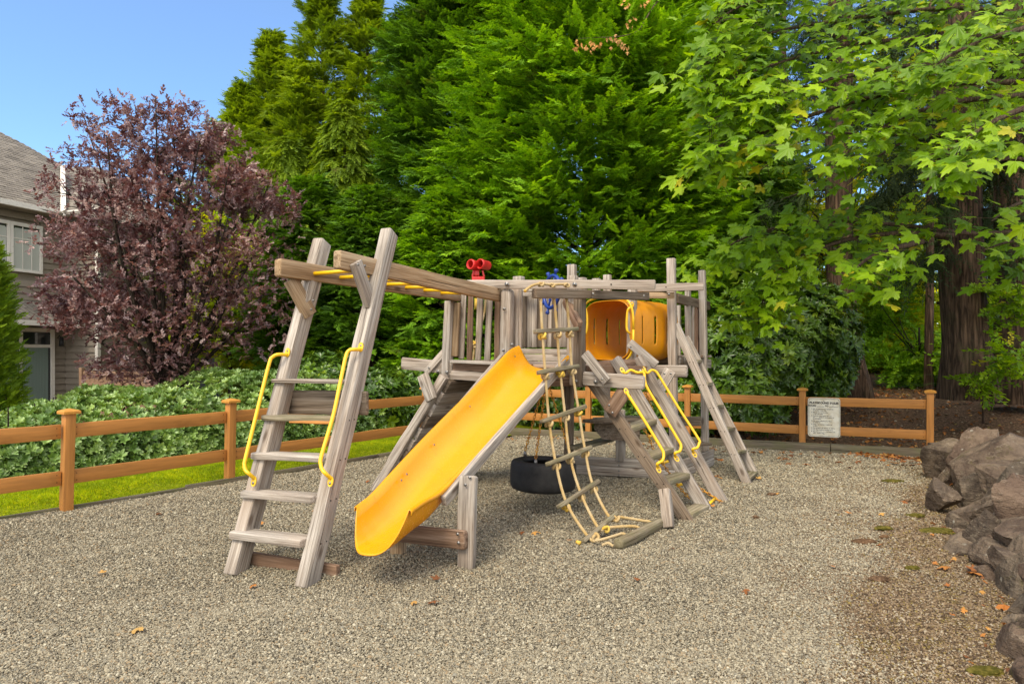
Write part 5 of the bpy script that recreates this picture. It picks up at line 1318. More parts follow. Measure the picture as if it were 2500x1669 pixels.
# forest at the right: big trunks, hanging fir boughs, sunlit leaves beyond
def big_trunk(name, pts, radii, label, mat='fir_bark', group='big fir trunks at the right', boughs=None, bsize=.5):
    b = pts[0]; root = thing(name, b, label, 'tree', group)
    path = smooth_path(pts, 6); n = len(path); rr = np.interp(np.linspace(0, 1, n), np.linspace(0, 1, len(radii)), radii); vs = []; fs = []; ns = 26
    for i, p in enumerate(path):
        for j in range(ns):
            a = 2 * math.pi * j / ns; f = 1 + .09 * noise.noise(Vector((math.cos(a) * 3.5, math.sin(a) * 3.5, p.z * .7 + b.x))) + .05 * noise.noise(Vector((math.cos(a) * 11, math.sin(a) * 11, p.z * 1.2)))
            if i < 5: f *= 1 + .10 * (5 - i) / 5 * (1 + math.sin(a * 5 + b.x))
            vs.append(Vector((p.x + math.cos(a) * rr[i] * f, p.y + math.sin(a) * rr[i] * f, p.z)) - b)
    for i in range(n - 1):
        for j in range(ns): fs.append((i * ns + j, i * ns + (j + 1) % ns, (i + 1) * ns + (j + 1) % ns, (i + 1) * ns + j))
    link('trunk', mesh('trunk', vs, fs, True), MAT[mat], root, Matrix.Translation(b))
    if boughs:
        vs = []; fs = []; A = []; D = []
        for (px, py, d, L_, dirx, diry, sag) in boughs:
            s_ = P(px, py, d); prev = None; pp = []
            for k in range(7):
                t = k / 6; pp.append(s_ + Vector((dirx * L_ * t, diry * L_ * t, -sag * L_ * t * t + .1 * L_ * t)))
            tube_geo([q - b for q in pp], [.035 - .028 * k / 6 for k in range(7)], 5, False, vs, fs)
            m = int(46 * L_); t = NR.random(m) * .85 + .15
            for tt in t:
                q = s_ + Vector((dirx * L_ * tt, diry * L_ * tt, -sag * L_ * tt * tt + .1 * L_ * tt)); A.append(q + Vector((R.gauss(0, .08), R.gauss(0, .08), R.gauss(-.05, .06)))); D.append((dirx + R.gauss(0, .8), diry + R.gauss(0, .8), -.45 + R.gauss(0, .25)))
        link('bough', mesh('bough', vs, fs, True), MAT['dark_bark'], root, Matrix.Translation(b))
        A = np.array([tuple(a) for a in A]); D = np.array(D); n = len(A)
        scatter('crown', FR_FIR, A, eulers(D, np.stack([NR.normal(0, .4, n), NR.normal(0, .4, n), np.ones(n)], 1)), (NR.uniform(.6, 1.2, n) * bsize)[:, None], MAT['fir_leaf'], root, origin=b)
    return root
def bgh(px_, d): return float(H(cx_(px_, d), d)) - .1
def rb_(seed, x0, x1, y0, y1, d, n, L_=(1.2, 2.4)):
    r = random.Random(seed); return [(r.uniform(x0, x1), r.uniform(y0, y1), d, r.uniform(*L_), r.choice([-1, 1]) * r.uniform(.5, .95), r.uniform(-.7, .3), r.uniform(.25, .6)) for _ in range(n)]
d = 15.0; z = P(2085, 972, d).z
big_trunk('fir_tree', [P(2086, 985, d), P(2060, 800, d), P(2048, 500, d), P(2050, 100, d), P(2056, -500, d)], [.40, .29, .27, .26, .20], 'leaning fir trunk behind the playground notice', boughs=rb_(5, 2030, 2080, -50, 640, 15.0, 17))
d = 12.0
big_trunk('fir_tree', [P(2368, 975, d), P(2356, 800, d), P(2343, 500, d), P(2338, 100, d), P(2335, -500, d)], [.43, .36, .33, .32, .27], 'thickest fir trunk with ridged bark right of the last fence post', boughs=rb_(6, 2320, 2360, -60, 640, 12.0, 16, (1, 2)))
d = 13.0
big_trunk('fir_tree', [P(2478, 985, d), P(2474, 700, d), P(2468, 300, d), P(2466, -500, d)], [.36, .30, .29, .25], 'fir trunk cut by the right edge of the picture', boughs=rb_(7, 2450, 2490, -60, 600, 13.0, 9, (1, 2)))
for (px_, d, w, lab, s_) in ((2266, 17, .085, 'thin dark trunk between the two nearer firs', 1), (1745, 21, .20, 'dark straight trunk behind the maple leaves', 2), (1905, 24, .17, 'slim far trunk half hidden by maple leaves', 3), (2180, 25, .15, 'slim far trunk in the yellow-green light', 4), (2425, 19, .15, 'slim dark trunk between the thickest fir and the picture edge', 8)):
    b = P(px_, 940, d); big_trunk('fir_tree', [Vector((b.x, d, bgh(px_, d) - .2)), Vector((b.x + .05, d, 5)), Vector((b.x + .1, d, 15))], [w * 1.2, w, w * .6], lab, boughs=rb_(20 + s_, px_ - 8, px_ + 8, -50, 620, d, 16, (1.5, 3.2)), group='slim trunks deeper in the forest', bsize=.65)
FG = 'sunlit trees deeper in the forest'
small_tree('forest_tree', 1800, 27, 'yellow-green forest tree far behind the rhododendron', [(1780, 640, 2.6, 2.2, 1000, 0), (1850, 850, 2.6, 1.8, 1000, 0), (1740, 420, 2.4, 1.8, 450, 1)], 'forest_leaf', SP_FOR, .55, (.1, 'dark_bark'), .5, FG)
small_tree('forest_tree', 2160, 24, 'bright yellow-green trees between the leaning trunk and the thickest trunk', [(2180, 650, 2.2, 1.6, 1300, 0), (2150, 800, 2.2, 1.6, 1300, 0), (2240, 880, 2.2, 1.2, 1200, -1), (2100, 560, 2.2, 1.2, 260, 2)], 'forest_leaf', SP_FOR, .5, (.1, 'dark_bark'), .9, FG)
small_tree('forest_tree', 2050, 20, 'leafy yellow-green tree close behind the leaning fir trunk', [(1960, 640, 1.6, 1.5, 700, 0), (2120, 500, 1.9, 1.3, 600, 0), (2250, 420, 1.8, 1.2, 450, 0), (1900, 480, 1.6, 1.3, 450, 0), (2150, 760, 1.4, 1.3, 700, 0), (2250, 620, 1.4, 1.4, 500, 0), (2150, 250, 2.5, 1.8, 500, 0), (2400, 250, 2.5, 1.8, 400, 0)], 'forest_leaf', SP_FOR, .46, (.09, 'dark_bark'), .8, FG)
small_tree('forest_tree', 2420, 22, 'leafy tree behind the fir trunks at the right edge', [(2420, 640, 1.6, 1.6, 700, 0), (2440, 820, 1.6, 1.3, 800, 0), (2420, 450, 1.8, 1.3, 260, 0)], 'forest_leaf', SP_FOR, .5, (.1, 'dark_bark'), .9, FG)
small_tree('forest_tree', 2300, 34, 'pale far tree filling the forest gap', [(2300, 760, 6.0, 3.0, 1800, 0), (1950, 780, 5.0, 2.6, 1400, 0), (2100, 540, 5.0, 1.6, 350, 0), (2600, 760, 5.0, 3.0, 1200, 0)], 'forest_leaf', SP_FOR, .8, (.12, 'dark_bark'), .9, FG)
small_tree('understorey_shrub', 2240, 18, 'dark green undergrowth behind the fence and leaning trunk', [(2200, 880, 1.6, .8, 900, 0), (2290, 870, 1.2, .9, 700, 0), (2150, 760, .9, 1.3, 500, 1), (2430, 860, 1.3, .9, 600, -2)], 'cypress_leaf', SP_FOR, .34, (.04, 'dark_bark'), .8, cat='shrub')
small_tree('understorey_shrub', 2400, 12.2, 'young broadleaf saplings in front of the thickest fir trunk', [(2340, 870, .5, .3, 40, 0), (2440, 780, .5, .5, 60, -.6), (2480, 860, .5, .5, 110, -1.2), (2470, 700, .5, .5, 90, -.8), (2400, 930, .5, .25, 60, -.8)], 'maple_leaf', SP_FOR, .26, (.02, 'twig_bark'), .6, cat='shrub')

# bigleaf maple: trunk outside the frame, boughs sweeping in from the right
def maple():
    from mathutils import Euler
    tb = Vector((9.9, 11.6, .4)); root = thing('bigleaf_maple', tb, 'bigleaf maple sweeping bright green lobed leaves in from the upper right', 'tree')
    tube('trunk', [tb, tb + Vector((-.2, -.1, 3)), tb + Vector((-.5, -.4, 7)), tb + Vector((-.6, -.6, 10))], [.26, .22, .16, .08], MAT['dark_bark'], root, 12, 5)
    B_ = [[(2560, 0, 11), (2330, -40, 10.5), (2050, -20, 9.8), (1830, 10, 9), (1740, 60, 8.6)],
          [(2560, 40, 11), (2330, 20, 10.5), (2050, 50, 9.8), (1850, 90, 9), (1710, 160, 8.5)],
          [(2560, 90, 10.8), (2300, 90, 10.2), (2080, 110, 9.6), (1880, 160, 8.9), (1730, 215, 8.4)],
          [(2560, 150, 10.5), (2320, 150, 9.9), (2100, 180, 9.3), (1900, 230, 8.8), (1740, 290, 8.4)],
          [(2560, 200, 10), (2300, 205, 9.5), (2080, 250, 9.2), (1900, 310, 8.8), (1770, 350, 8.5), (1715, 395, 8.4)],
          [(2560, 230, 9.3), (2400, 240, 9.0), (2250, 270, 8.9), (2120, 330, 8.8), (2040, 400, 8.7)],
          [(2540, 250, 8.6), (2440, 290, 8.1), (2360, 340, 7.7), (2320, 400, 7.5)],
          [(2540, 60, 9.2), (2430, 90, 8.7), (2330, 130, 8.4), (2260, 180, 8.3)],
          [(2560, 560, 11.6), (2380, 570, 11.2), (2200, 550, 10.8), (2020, 540, 10.4), (1880, 560, 10.2), (1780, 600, 10.1), (1710, 660, 10.1)],
          [(2330, 575, 11), (2180, 570, 10.6), (2050, 590, 10.3), (1930, 640, 10.0), (1870, 700, 9.9), (1860, 780, 9.8)],
          [(2250, 590, 10.0), (2140, 620, 9.4), (2070, 670, 9.0)],
          [(2560, 620, 10), (2480, 590, 9.6), (2400, 610, 9.3)],
          [(2560, 480, 10), (2480, 500, 9.6), (2420, 540, 9.3)],
          [(2560, 330, 11.2), (2350, 300, 11), (2180, 360, 10.6), (2080, 440, 10.4)], [(2560, 400, 11.2), (2440, 390, 11), (2300, 460, 10.8), (2200, 480, 10.6)], [(2560, -20, 10), (2300, -60, 9.6), (2000, -50, 9.2), (1780, -20, 8.8)], [(2560, 270, 11.4), (2300, 330, 11.2), (2000, 330, 10.8), (1850, 420, 10.4)]]
    dens = [84, 120, 120, 112, 110, 70, 50, 56, 112, 88, 26, 20, 14, 34, 10, 60, 60]; vs = []; fs = []; A = []; D = []; NN = []; Sc = []
    for bi, (b, k) in enumerate(zip(B_, dens)):
        pp = smooth_path([P(*q) for q in b], 6)
        if b[0][0] >= 2540: pp = smooth_path([tb + Vector((-.25, -.2, max(1.0, P(*b[0]).z - .9))), P(*b[0])], 3)[:-1] + pp
        n = len(pp); tube_geo([q - tb for q in pp], [.045 * (1 - i / n) + .006 for i in range(n)], 5, False, vs, fs)
        n0 = n // (3 if b[0][1] >= 330 else 7)
        for _ in range(int(k * 2.6)):
            i = min(n - 1, int(n0 + (n - n0) * R.random() ** .85)); q = pp[i]; side = R.choice((-1, 1)); tl = (pp[min(i + 1, n - 1)] - pp[max(i - 1, 0)]).normalized()
            off = Vector((R.gauss(0, .20), R.gauss(-.08, .30), R.gauss(-.12, .17))); c = q + off
            az = math.atan2(tl.y, tl.x) + side * R.uniform(0, 1.25); d_ = Vector((math.cos(az), math.sin(az) - .25, R.uniform(-.75, -.10)))
            A.append(c); D.append(d_); NN.append((R.gauss(0, .35), R.gauss(-.85, .35), 1)); Sc.append(R.triangular(.10, .25, .175))
            if _ % 3 == 0: tube_geo([q - tb, q.lerp(c, .6) + Vector((0, 0, .02)) - tb, c - d_.normalized() * .06 - tb], .004, 3, False, vs, fs)
    link('bough', mesh('bough', vs, fs, True), MAT['twig_bark'], root, Matrix.Translation(tb))
    A = np.array([tuple(a) for a in A]); E = eulers(np.array([tuple(v) for v in D]), np.array(NN)); Sc = np.array(Sc); m = len(A)
    idx = np.argsort(A[:, 1] - Sc * 20)[:300]; protos = [protomesh('leaf', p, MAT['maple_leaf']) for p in LF_MAP]
    for j, i in enumerate(idx):
        link('leaf', protos[j % 3], None, root, Matrix.Translation(Vector(A[i])) @ Euler(E[i]).to_matrix().to_4x4() @ Matrix.Diagonal((Sc[i],) * 3 + (1,)))
    rest = np.ones(m, bool); rest[idx] = False
    o = scatter('foliage', LF_MAP, A[rest], E[rest], Sc[rest][:, None], MAT['maple_leaf'], root, origin=tb); o['kind'] = 'stuff'
maple()
# dry tan leaves caught high in the cypress
def tan_sprays():
    root = thing('dead_branch', P(1500, 90, 12.6), 'dry tan branch with withered leaves hanging in front of the broad cypress', 'branch')
    for (x, y, n) in ((1415, 115, 9), (1440, 105, 9), (1455, 112, 7), (1500, 100, 12), (1520, 112, 10), (1545, 50, 7), (1530, 5, 5), (1570, 5, 5)):
        for _ in range(n):
            M = Matrix.Translation(P(x + R.gauss(0, 8), y + R.gauss(0, 9), 12.5)) @ Matrix.Rotation(R.uniform(0, 6), 4, 'Z') @ Matrix.Rotation(R.uniform(.5, 1.6), 4, 'Y') @ Matrix.Diagonal((.055, .055, .055, 1))
            link('withered_leaf', TANM[R.randrange(3)], None, root, M)
    tube('twig', [P(1410, 95, 12.6), P(1460, 92, 12.7), P(1510, 90, 12.6), P(1555, 78, 12.6), P(1572, 55, 12.7), P(1600, 10, 12.9), P(1640, -30, 13.2)], [.004, .006, .008, .01, .012, .014, .016], MAT['twig_bark'], root, 5, 3)
TANM = [protomesh('withered_leaf', maple_leaf(60 + k, .9), MAT['tan_leaf']) for k in range(3)]
tan_sprays()
# sword ferns on the bank
def fern(px_, py_, d, s_, lab):
    b = P(px_, py_, d); root = thing('sword_fern', b, lab, 'fern', 'ferns on the bank'); vs = []; fs = []
    for k in range(14):
        a = k * 2.4; L_ = s_ * R.uniform(.7, 1.1); n = 12; prev = None
        for i in range(n):
            t = i / n; c = Vector((math.cos(a) * L_ * t, math.sin(a) * L_ * t, L_ * (.75 * t - .75 * t * t)))
            for sd in (1, -1):
                dr = Vector((-math.sin(a) * sd + math.cos(a) * .3, math.cos(a) * sd + math.sin(a) * .3, -.1)); blade(vs, fs, c, dr, (0, 0, 1), L_ * .16 * (1 - t * .8), L_ * .05)
    link('fronds', mesh('fronds', vs, fs), MAT['fern_leaf'], root, Matrix.Translation(b))
for q in ((2190, 950, 14.5, .5, 'sword fern right of the leaning trunk'), (2250, 945, 15, .55, 'sword fern in the gap between the leaning and the thickest trunk'), (2300, 925, 15, .5, 'sword fern close beside the thickest trunk'), (2150, 960, 14.2, .35, 'small fern just above the top rail near the notice')): fern(*q)

# ------------------------------------------------------------------ fallen leaves, moss, twigs, cones
FL = [protomesh('fallen_leaf', maple_leaf(70 + k, c), MAT['fallen_leaf']) for k, c in enumerate((.5, .9, -.3, .7))]
def ground_z(px, py): return (CAMZ) * FPX / (py - HY)
spots = [(1063, 1474, .07), (1012, 1473, .05), (1068, 1418, .06), (388, 1259, .06), (337, 1533, .075), (770, 1250, .05), (1215, 1040 + 30, .08), (1277, 1298, .055), (1310, 1297, .05), (1303, 1299, .05), (1388, 1321, .04), (1540, 1066 + 20, .05), (1750, 1165, .07), (1755, 1168, .06), (1850, 1170, .07), (1748, 1123, .10), (1757, 1126, .09), (1760, 1232, .05), (1742, 1243, .05),
         (1905, 1117, .09), (1918, 1119, .09), (1928, 1114, .08), (1912, 1122, .09), (1925, 1134, .08), (1995, 1119, .10), (1968, 1138, .09), (2022, 1130, .07), (2052, 1132, .10), (2056, 1120, .08), (2095, 1131, .09), (2120, 1125, .08), (2135, 1124, .08), (2160, 1130, .08), (2178, 1126, .09), (2188, 1136, .10), (2201, 1131, .09), (2212, 1139, .09), (2170, 1140, .08), (2226, 1133, .08), (2238, 1130, .09), (2247, 1138, .09), (2233, 1141, .09), (2258, 1135, .09), (2267, 1131, .09), (2275, 1138, .10), (2260, 1128, .08), (2284, 1131, .09), (2295, 1128, .08), (2290, 1148, .09), (2278, 1152, .09), (2270, 1163, .11), (2283, 1166, .10), (2290, 1160, .09), (2300, 1160, .09), (1880, 1200, .05), (1900, 1213, .05), (2150, 1266, .05), (2075, 1146, .06), (2075, 1260, .06), (2210, 1228, .06), (2312, 1390, .08), (2370, 1405, .10), (2385, 1402, .08), (2452, 1482, .10), (1550, 1420, .05), (900, 1180, .06), (640, 1290, .05), (1820, 1450, .045), (620, 1430, .05), (1640, 1335, .04), (250, 1400, .045), (2150, 1330, .05), (2030, 1390, .04)]
def where(x, y):
    if y > 1160:
        for (a, b, c, d, t) in ((2280, 2600, 1100, 1700, 'at the foot of the rock wall'), (900, 1130, 1380, 1700, 'in front of the slide support post'), (1180, 1340, 1180, 1340, 'between the slide and the rope ladder'), (1340, 1450, 1300, 1340, 'beside the yellow rope end of the rope ladder'), (1720, 1860, 1160, 1260, 'near the foot of the three-rail ladder'),
                                (0, 500, 1200, 1420, 'left of the tall ladder'), (200, 700, 1420, 1669, 'on the open gravel in the lower left corner'), (740, 930, 1150, 1270, 'seen through the rungs of the tall ladder'), (500, 740, 1250, 1320, 'behind the left rail of the tall ladder'), (1870, 2260, 1180, 1300, 'between the narrow ladder and the lone boulder')):
            if a <= x < b and c <= y < d: return t
        return 'on the open gravel right of the ladders'
    for (b, t) in ((1300, 'near the back kerb behind the tyre swing'), (1700, 'under the second deck'), (1800, 'just beside the foot of the narrow ladder'), (1960, 'left of the notice post'), (2100, 'below the playground notice'), (2220, 'below the last fence panel'), (2600, 'heaped at the last fence post')):
        if x < b: return t
wh = {}
for i, (x, y, s_) in enumerate(spots): wh.setdefault(where(x, y), []).append((x, i))
ORD = ['first', 'second', 'third', 'fourth', 'fifth', 'sixth', 'seventh', 'eighth', 'ninth', 'tenth', 'eleventh', 'twelfth', 'thirteenth', 'fourteenth', 'fifteenth', 'sixteenth', 'seventeenth', 'eighteenth', 'nineteenth', 'twentieth']
rank = {}
for t, l in wh.items():
    for k, (x, i) in enumerate(sorted(l)): rank[i] = (t, '' if len(l) == 1 else ', ' + ORD[k] + ' from the left')
for i, (x, y, s_) in enumerate(spots):
    d = ground_z(x, y); pt = P(x, y, d); pt.z = bed_z(pt.x, pt.y) + .028; M = Matrix.Translation(pt) @ Matrix.Rotation(R.random() * 6.28, 4, 'Z') @ Matrix.Rotation(R.uniform(-.35, .35), 4, 'X') @ Matrix.Diagonal((s_, s_, s_, 1))
    o = link('fallen_leaf', FL[i % 4], None, None, M); t, r_ = rank[i]
    tag(o, 'curled brown leaf ' + t + r_, 'leaf', 'fallen leaves on the gravel')
def litter():
    m = 3800; x = NR.uniform(1.5, 16, m); y = NR.uniform(9.3, 19, m); dline = (x - 6.29) * .45 + (y - 10.27) * .893; ok = (dline > -.02) & (NR.random(m) < np.where(dline < 1.2, 1, .75)); x, y = x[ok], y[ok]
    x2 = NR.uniform(3.5, 9, 900); y2 = NR.uniform(4.5, 9.8, 900); k2 = (x2 - wall_x(y2)) > .7; x = np.concatenate([x, x2[k2]]); y = np.concatenate([y, y2[k2]])
    z = H(x, y) - .06 + dz(x, y, .05) * sst(9, 13, y) + .03; n = len(x)
    o = scatter('leaf_litter', [maple_leaf(80, .5), maple_leaf(81, .9), maple_leaf(82, -.3)], np.stack([x, y, z], 1), np.stack([NR.normal(0, .35, n), NR.normal(0, .35, n), NR.random(n) * 6.28], 1), (NR.uniform(.5, 1.1, n) * .075)[:, None], MAT['fallen_leaf'])
    tag(o, 'scattered brown leaf litter over the dark soil behind the back fence', 'leaf litter', kind='stuff')
    m = 420; t = NR.random(m); x = np.where(NR.random(m) < .62, 5.2 + 1.4 * t, -1 + 7.4 * t); y = 12.75 - x * .452 - np.abs(NR.normal(0, .22, m)) - .03; x3 = wall_x(np.linspace(3.2, 9, 70)) + NR.uniform(-.25, .15, 70); x = np.concatenate([x, x3]); y = np.concatenate([y, np.linspace(3.2, 9, 70)])
    z = gravel_h(x, y) + .02; n = len(x)
    o = scatter('leaf_litter', [maple_leaf(83, .5), maple_leaf(84, .9), maple_leaf(85, -.3)], np.stack([x, y, z], 1), np.stack([NR.normal(0, .35, n), NR.normal(0, .35, n), NR.random(n) * 6.28], 1), (NR.uniform(.3, 1.0, n) * np.clip(y * .009, .035, .075))[:, None], MAT['fallen_leaf'])
    tag(o, 'thin orange drift of small broken leaves along the back kerb and wall foot', 'leaf litter', kind='stuff')
    m = 5000; x = NR.uniform(-2, 14, m); y = NR.uniform(9.6, 18, m); dl = (x - 6.29) * .45 + (y - 10.27) * .893; ok = dl > .02; x, y = x[ok], y[ok]; n = len(x); z = H(x, y) - .06 + dz(x, y, .05) * sst(9, 13, y)
    st = [([(0, -.05, 0), (1, -.04, .02), (1, .04, .02), (0, .05, 0), (.5, 0, .09)], [(0, 1, 4), (1, 2, 4), (2, 3, 4), (3, 0, 4)]), PEB[0], PEB[1]]
    o = scatter('bark_chips', st, np.stack([x, y, z + .012], 1), np.stack([NR.normal(0, .2, n), NR.normal(0, .2, n), NR.random(n) * 6.28], 1), (NR.uniform(.5, 1.4, n) * .022)[:, None], MAT['dirty_pebble'])
    tag(o, 'bark chips and small stones on the dark soil behind the fence', 'bark chips', kind='stuff')
litter()
def clod(x, y, w, mat, lab, cat, nm):
    d = ground_z(x, y); bm = bmesh.new(); bmesh.ops.create_icosphere(bm, subdivisions=3, radius=1); s_ = w / FPX * d / 2
    for v in bm.verts: v.co *= 1 + .25 * noise.noise(v.co * 2 + Vector((x, y, 0))) + .12 * noise.noise(v.co * 7); v.co = Vector((v.co.x * s_, v.co.y * s_ * .55, v.co.z * .020))
    me = bpy.data.meshes.new(nm); bm.to_mesh(me); bm.free(); tag(link(nm, me, MAT[mat], None, Matrix.Translation(Vector((P(x, y, d).x, d, bed_z(P(x, y, d).x, d) + .010)))), lab, cat, 'clumps lying on the gravel by the rock wall')
for q in ((2290, 1300, 90, 'moss', 'widest yellow moss patch at the foot of the rock wall', 'moss', 'moss_clump'), (2235, 1262, 46, 'moss', 'yellow moss patch just left of the lone boulder foot', 'moss', 'moss_clump'), (2405, 1640, 90, 'moss', 'moss patch on the gravel in the lower right corner', 'moss', 'moss_clump'), (2228, 1385, 36, 'moss', 'small moss patch on the brown gravel, farthest from any rock', 'moss', 'moss_clump'), (2157, 1293, 44, 'moss', 'flat green moss clump on the gravel left of the rock wall', 'moss', 'moss_clump'), (2180, 1177, 54, 'moss', 'long thin moss patch on the gravel before the last fence panel', 'moss', 'moss_clump'), (2146, 1415, 52, 'forest_soil', 'long brown bark piece, the largest on the gravel beside the rock wall', 'bark', 'bark_piece'), (2110, 1320, 60, 'forest_soil', 'thin dark bark strip on the gravel, left of the small bark bits', 'bark', 'bark_piece'), (2158, 1312, 24, 'forest_soil', 'small dark bark bit just below the green moss clump', 'bark', 'bark_piece'), (2215, 1222, 20, 'forest_soil', 'small brown bark bit near the lone boulder', 'bark', 'bark_piece'), (1845, 1265, 16, 'forest_soil', 'small reddish bark bit on the open gravel right of the ladders', 'bark', 'bark_piece'), (1885, 1212, 26, 'forest_soil', 'brown bark strip on the gravel near the narrow ladder', 'bark', 'bark_piece')): clod(*q[:4], q[4], q[5], q[6])

# ------------------------------------------------------------------ the house
def house():
    a = Vector((.313, .95, 0)); b = Vector((.95, -.313, 0)); Q0 = Vector((-12.83, 18, 0)); root = thing('house', Q0, 'grey lap-sided two-storey house with shingle roof behind the purple tree', 'house')
    SW1 = 1.13; Q1 = Q0 + a * SW1; Z = Vector((0, 0, 1))
    def box(nm, o, ex, ey, ez, mat, par=None):
        v = [o + ex * i + ey * j + ez * k - o for k in (0, 1) for j in (0, 1) for i in (0, 1)]
        f = [(0, 2, 3, 1), (4, 5, 7, 6), (0, 1, 5, 4), (2, 6, 7, 3), (0, 4, 6, 2), (1, 3, 7, 5)]
        return link(nm, mesh(nm, v, f), MAT[mat], par or root, Matrix.Translation(o))
    # cores
    box('wall', Q0 - a * 6 - b * 5.05, a * (6 + SW1), b * 5, Z * 5.3, 'siding_paint')
    box('wall', Q1 + a * .05 - b * 3, a * 5, b * (3 + 1.12), Z * 5.3, 'siding_paint')
    def board(o, along, out, h, nm='siding_board'):
        L_ = along
        v = [Vector((0, 0, 0)) + out * .042, out * .006 + Z * h, L_ + out * .006 + Z * h, L_ + out * .042, Vector((0, 0, 0)) - out * .02, -out * .02 + Z * h, L_ - out * .02 + Z * h, L_ - out * .02]
        f = [(0, 3, 2, 1), (4, 5, 6, 7), (0, 4, 7, 3), (1, 2, 6, 5), (0, 1, 5, 4), (3, 7, 6, 2)]
        link(nm, mesh(nm, v, f), MAT['siding_paint'], root, Matrix.Translation(o))
    hb = .175
    z = 2.95
    while z < 5.1:
        segs = [(-6, SW1)]
        if 3.62 < z + hb and z < 4.98: segs = [(-6, -1.70), (.42, SW1)]
        for s0, s1 in segs: board(Q0 + a * s0 + b * .0 + Z * z, a * (s1 - s0), b, hb - .004)
        board(Q1 + b * .03 + a * .0 + Z * z, b * 1.09, -a, hb - .004); z += hb
    z = 0.0
    while z < 2.25:
        board(Q0 + a * .77 + Z * z, a * (SW1 - .77), b, hb - .004); board(Q1 + b * .03 + Z * z, b * 1.09, -a, hb - .004); z += hb
    box('corner_board', Q1 + b * 1.12 - a * .03, b * .10, a * .10, Z * 5.25, 'white_trim')
    # upstairs window
    def window(s0, s1, z0, z1, mull, nm='window'):
        o = Q0 + a * s0 + b * .035 + Z * z0; w = s1 - s0; h = z1 - z0
        wr = box(nm, o + a * .0, a * w, b * .012, Z * h, 'glass')
        box('blind', o + a * .01 + b * .013, a * (w - .02), b * .004, Z * (h - .08), 'blind', wr)
        for k in range(0, 22): 
            zz = z0 + .06 + k * (h - .1) / 22; box('blind_slat', Q0 + a * (s0 + .05) + b * .053 + Z * zz, a * (w - .1), b * .004, Z * (h - .1) / 22 * .62, 'blind', wr)
        for (oo, e1, e2) in ((o - a * .07 + Z * -.07, a * (w + .14), Z * .07), (o - a * .07 + Z * h, a * (w + .14), Z * .09), (o - a * .07, a * .07, Z * h), (o + a * w, a * .07, Z * h)):
            box('frame', oo + b * .0, e1, b * .055, e2, 'white_trim', wr)
        for m_ in mull: box('muntin', o + a * (m_ * w - .012) + b * .026, a * .014, b * .014, Z * h, 'white_trim', wr)
        box('muntin', o + Z * (h * .70) + b * .0265, a * w, b * .011, Z * .02, 'white_trim', wr)
    window(-.37, .34, 3.74, 4.86, (.36, .70)); window(-1.6, -.52, 3.74, 4.86, (.5,))
    # eaves: gutter, soffit, roof planes
    oh = .42; ez = 5.41
    box('gutter', Q0 + a * -6 + b * oh + Z * (ez - .15), a * (6 + SW1 + .3), b * .11, Z * .13, 'white_trim')
    box('soffit', Q0 + a * -6 + b * .02 + Z * (ez - .16), a * (6 + SW1), b * (oh - .02), Z * .03, 'siding_paint')
    box('gutter', Q1 - a * (oh + .11) + b * .42 + Z * (ez - .16), a * .11, b * (1.35), Z * .13, 'white_trim')
    box('soffit', Q1 - a * (oh) + b * .42 + Z * (ez - .17), a * oh, b * 1.2, Z * .03, 'siding_paint')
    def plane_pt(px, py, p0, n):
        dr = Vector(((px - CX) / FPX, 1, (HY - py) / FPX)); c = Vector((0, 0, CAMZ)); t = (p0 - c).dot(n) / dr.dot(n); return c + dr * t
    e1 = Q0 + b * oh + Z * ez; up1 = (-b * 1 + Z * .75).normalized(); n1 = a.cross(up1).normalized()
    e2 = Q1 - a * oh + Z * ez; up2 = (a + Z * .75).normalized(); n2 = b.cross(up2).normalized()
    def roof(pts, n, ex, up):
        M = Matrix((ex, up, ex.cross(up))).transposed().to_4x4(); M.translation = pts[0]; inv = M.inverted(); v = [inv @ p for p in pts]; k = len(v)
        zs = -.06; vs = v + [q + Vector((0, 0, zs if n.z * ex.cross(up).z > 0 else -zs)) for q in v]
        fs = [tuple(range(k)), tuple(range(k, 2 * k))[::-1]] + [(i, k + i, k + (i + 1) % k, (i + 1) % k) for i in range(k)]
        rf = link('roof', mesh('roof', vs, fs), MAT['shingle'], root, M)
        return rf, M, v
    v1 = [plane_pt(x, y, e1, n1) for x, y in ((-520, 355), (158, 524), (160, 409), (120, 388), (60, 354), (0, 324), (-160, 235), (-420, 110))]
    r1, M1, w1 = roof(v1, n1, a, up1)
    v2 = [plane_pt(x, y, e2, n2) for x, y in ((158, 521), (250, 533), (430, 560), (330, 470), (237, 411), (160, 410))]
    r2, M2, w2 = roof(v2, n2, b, up2)
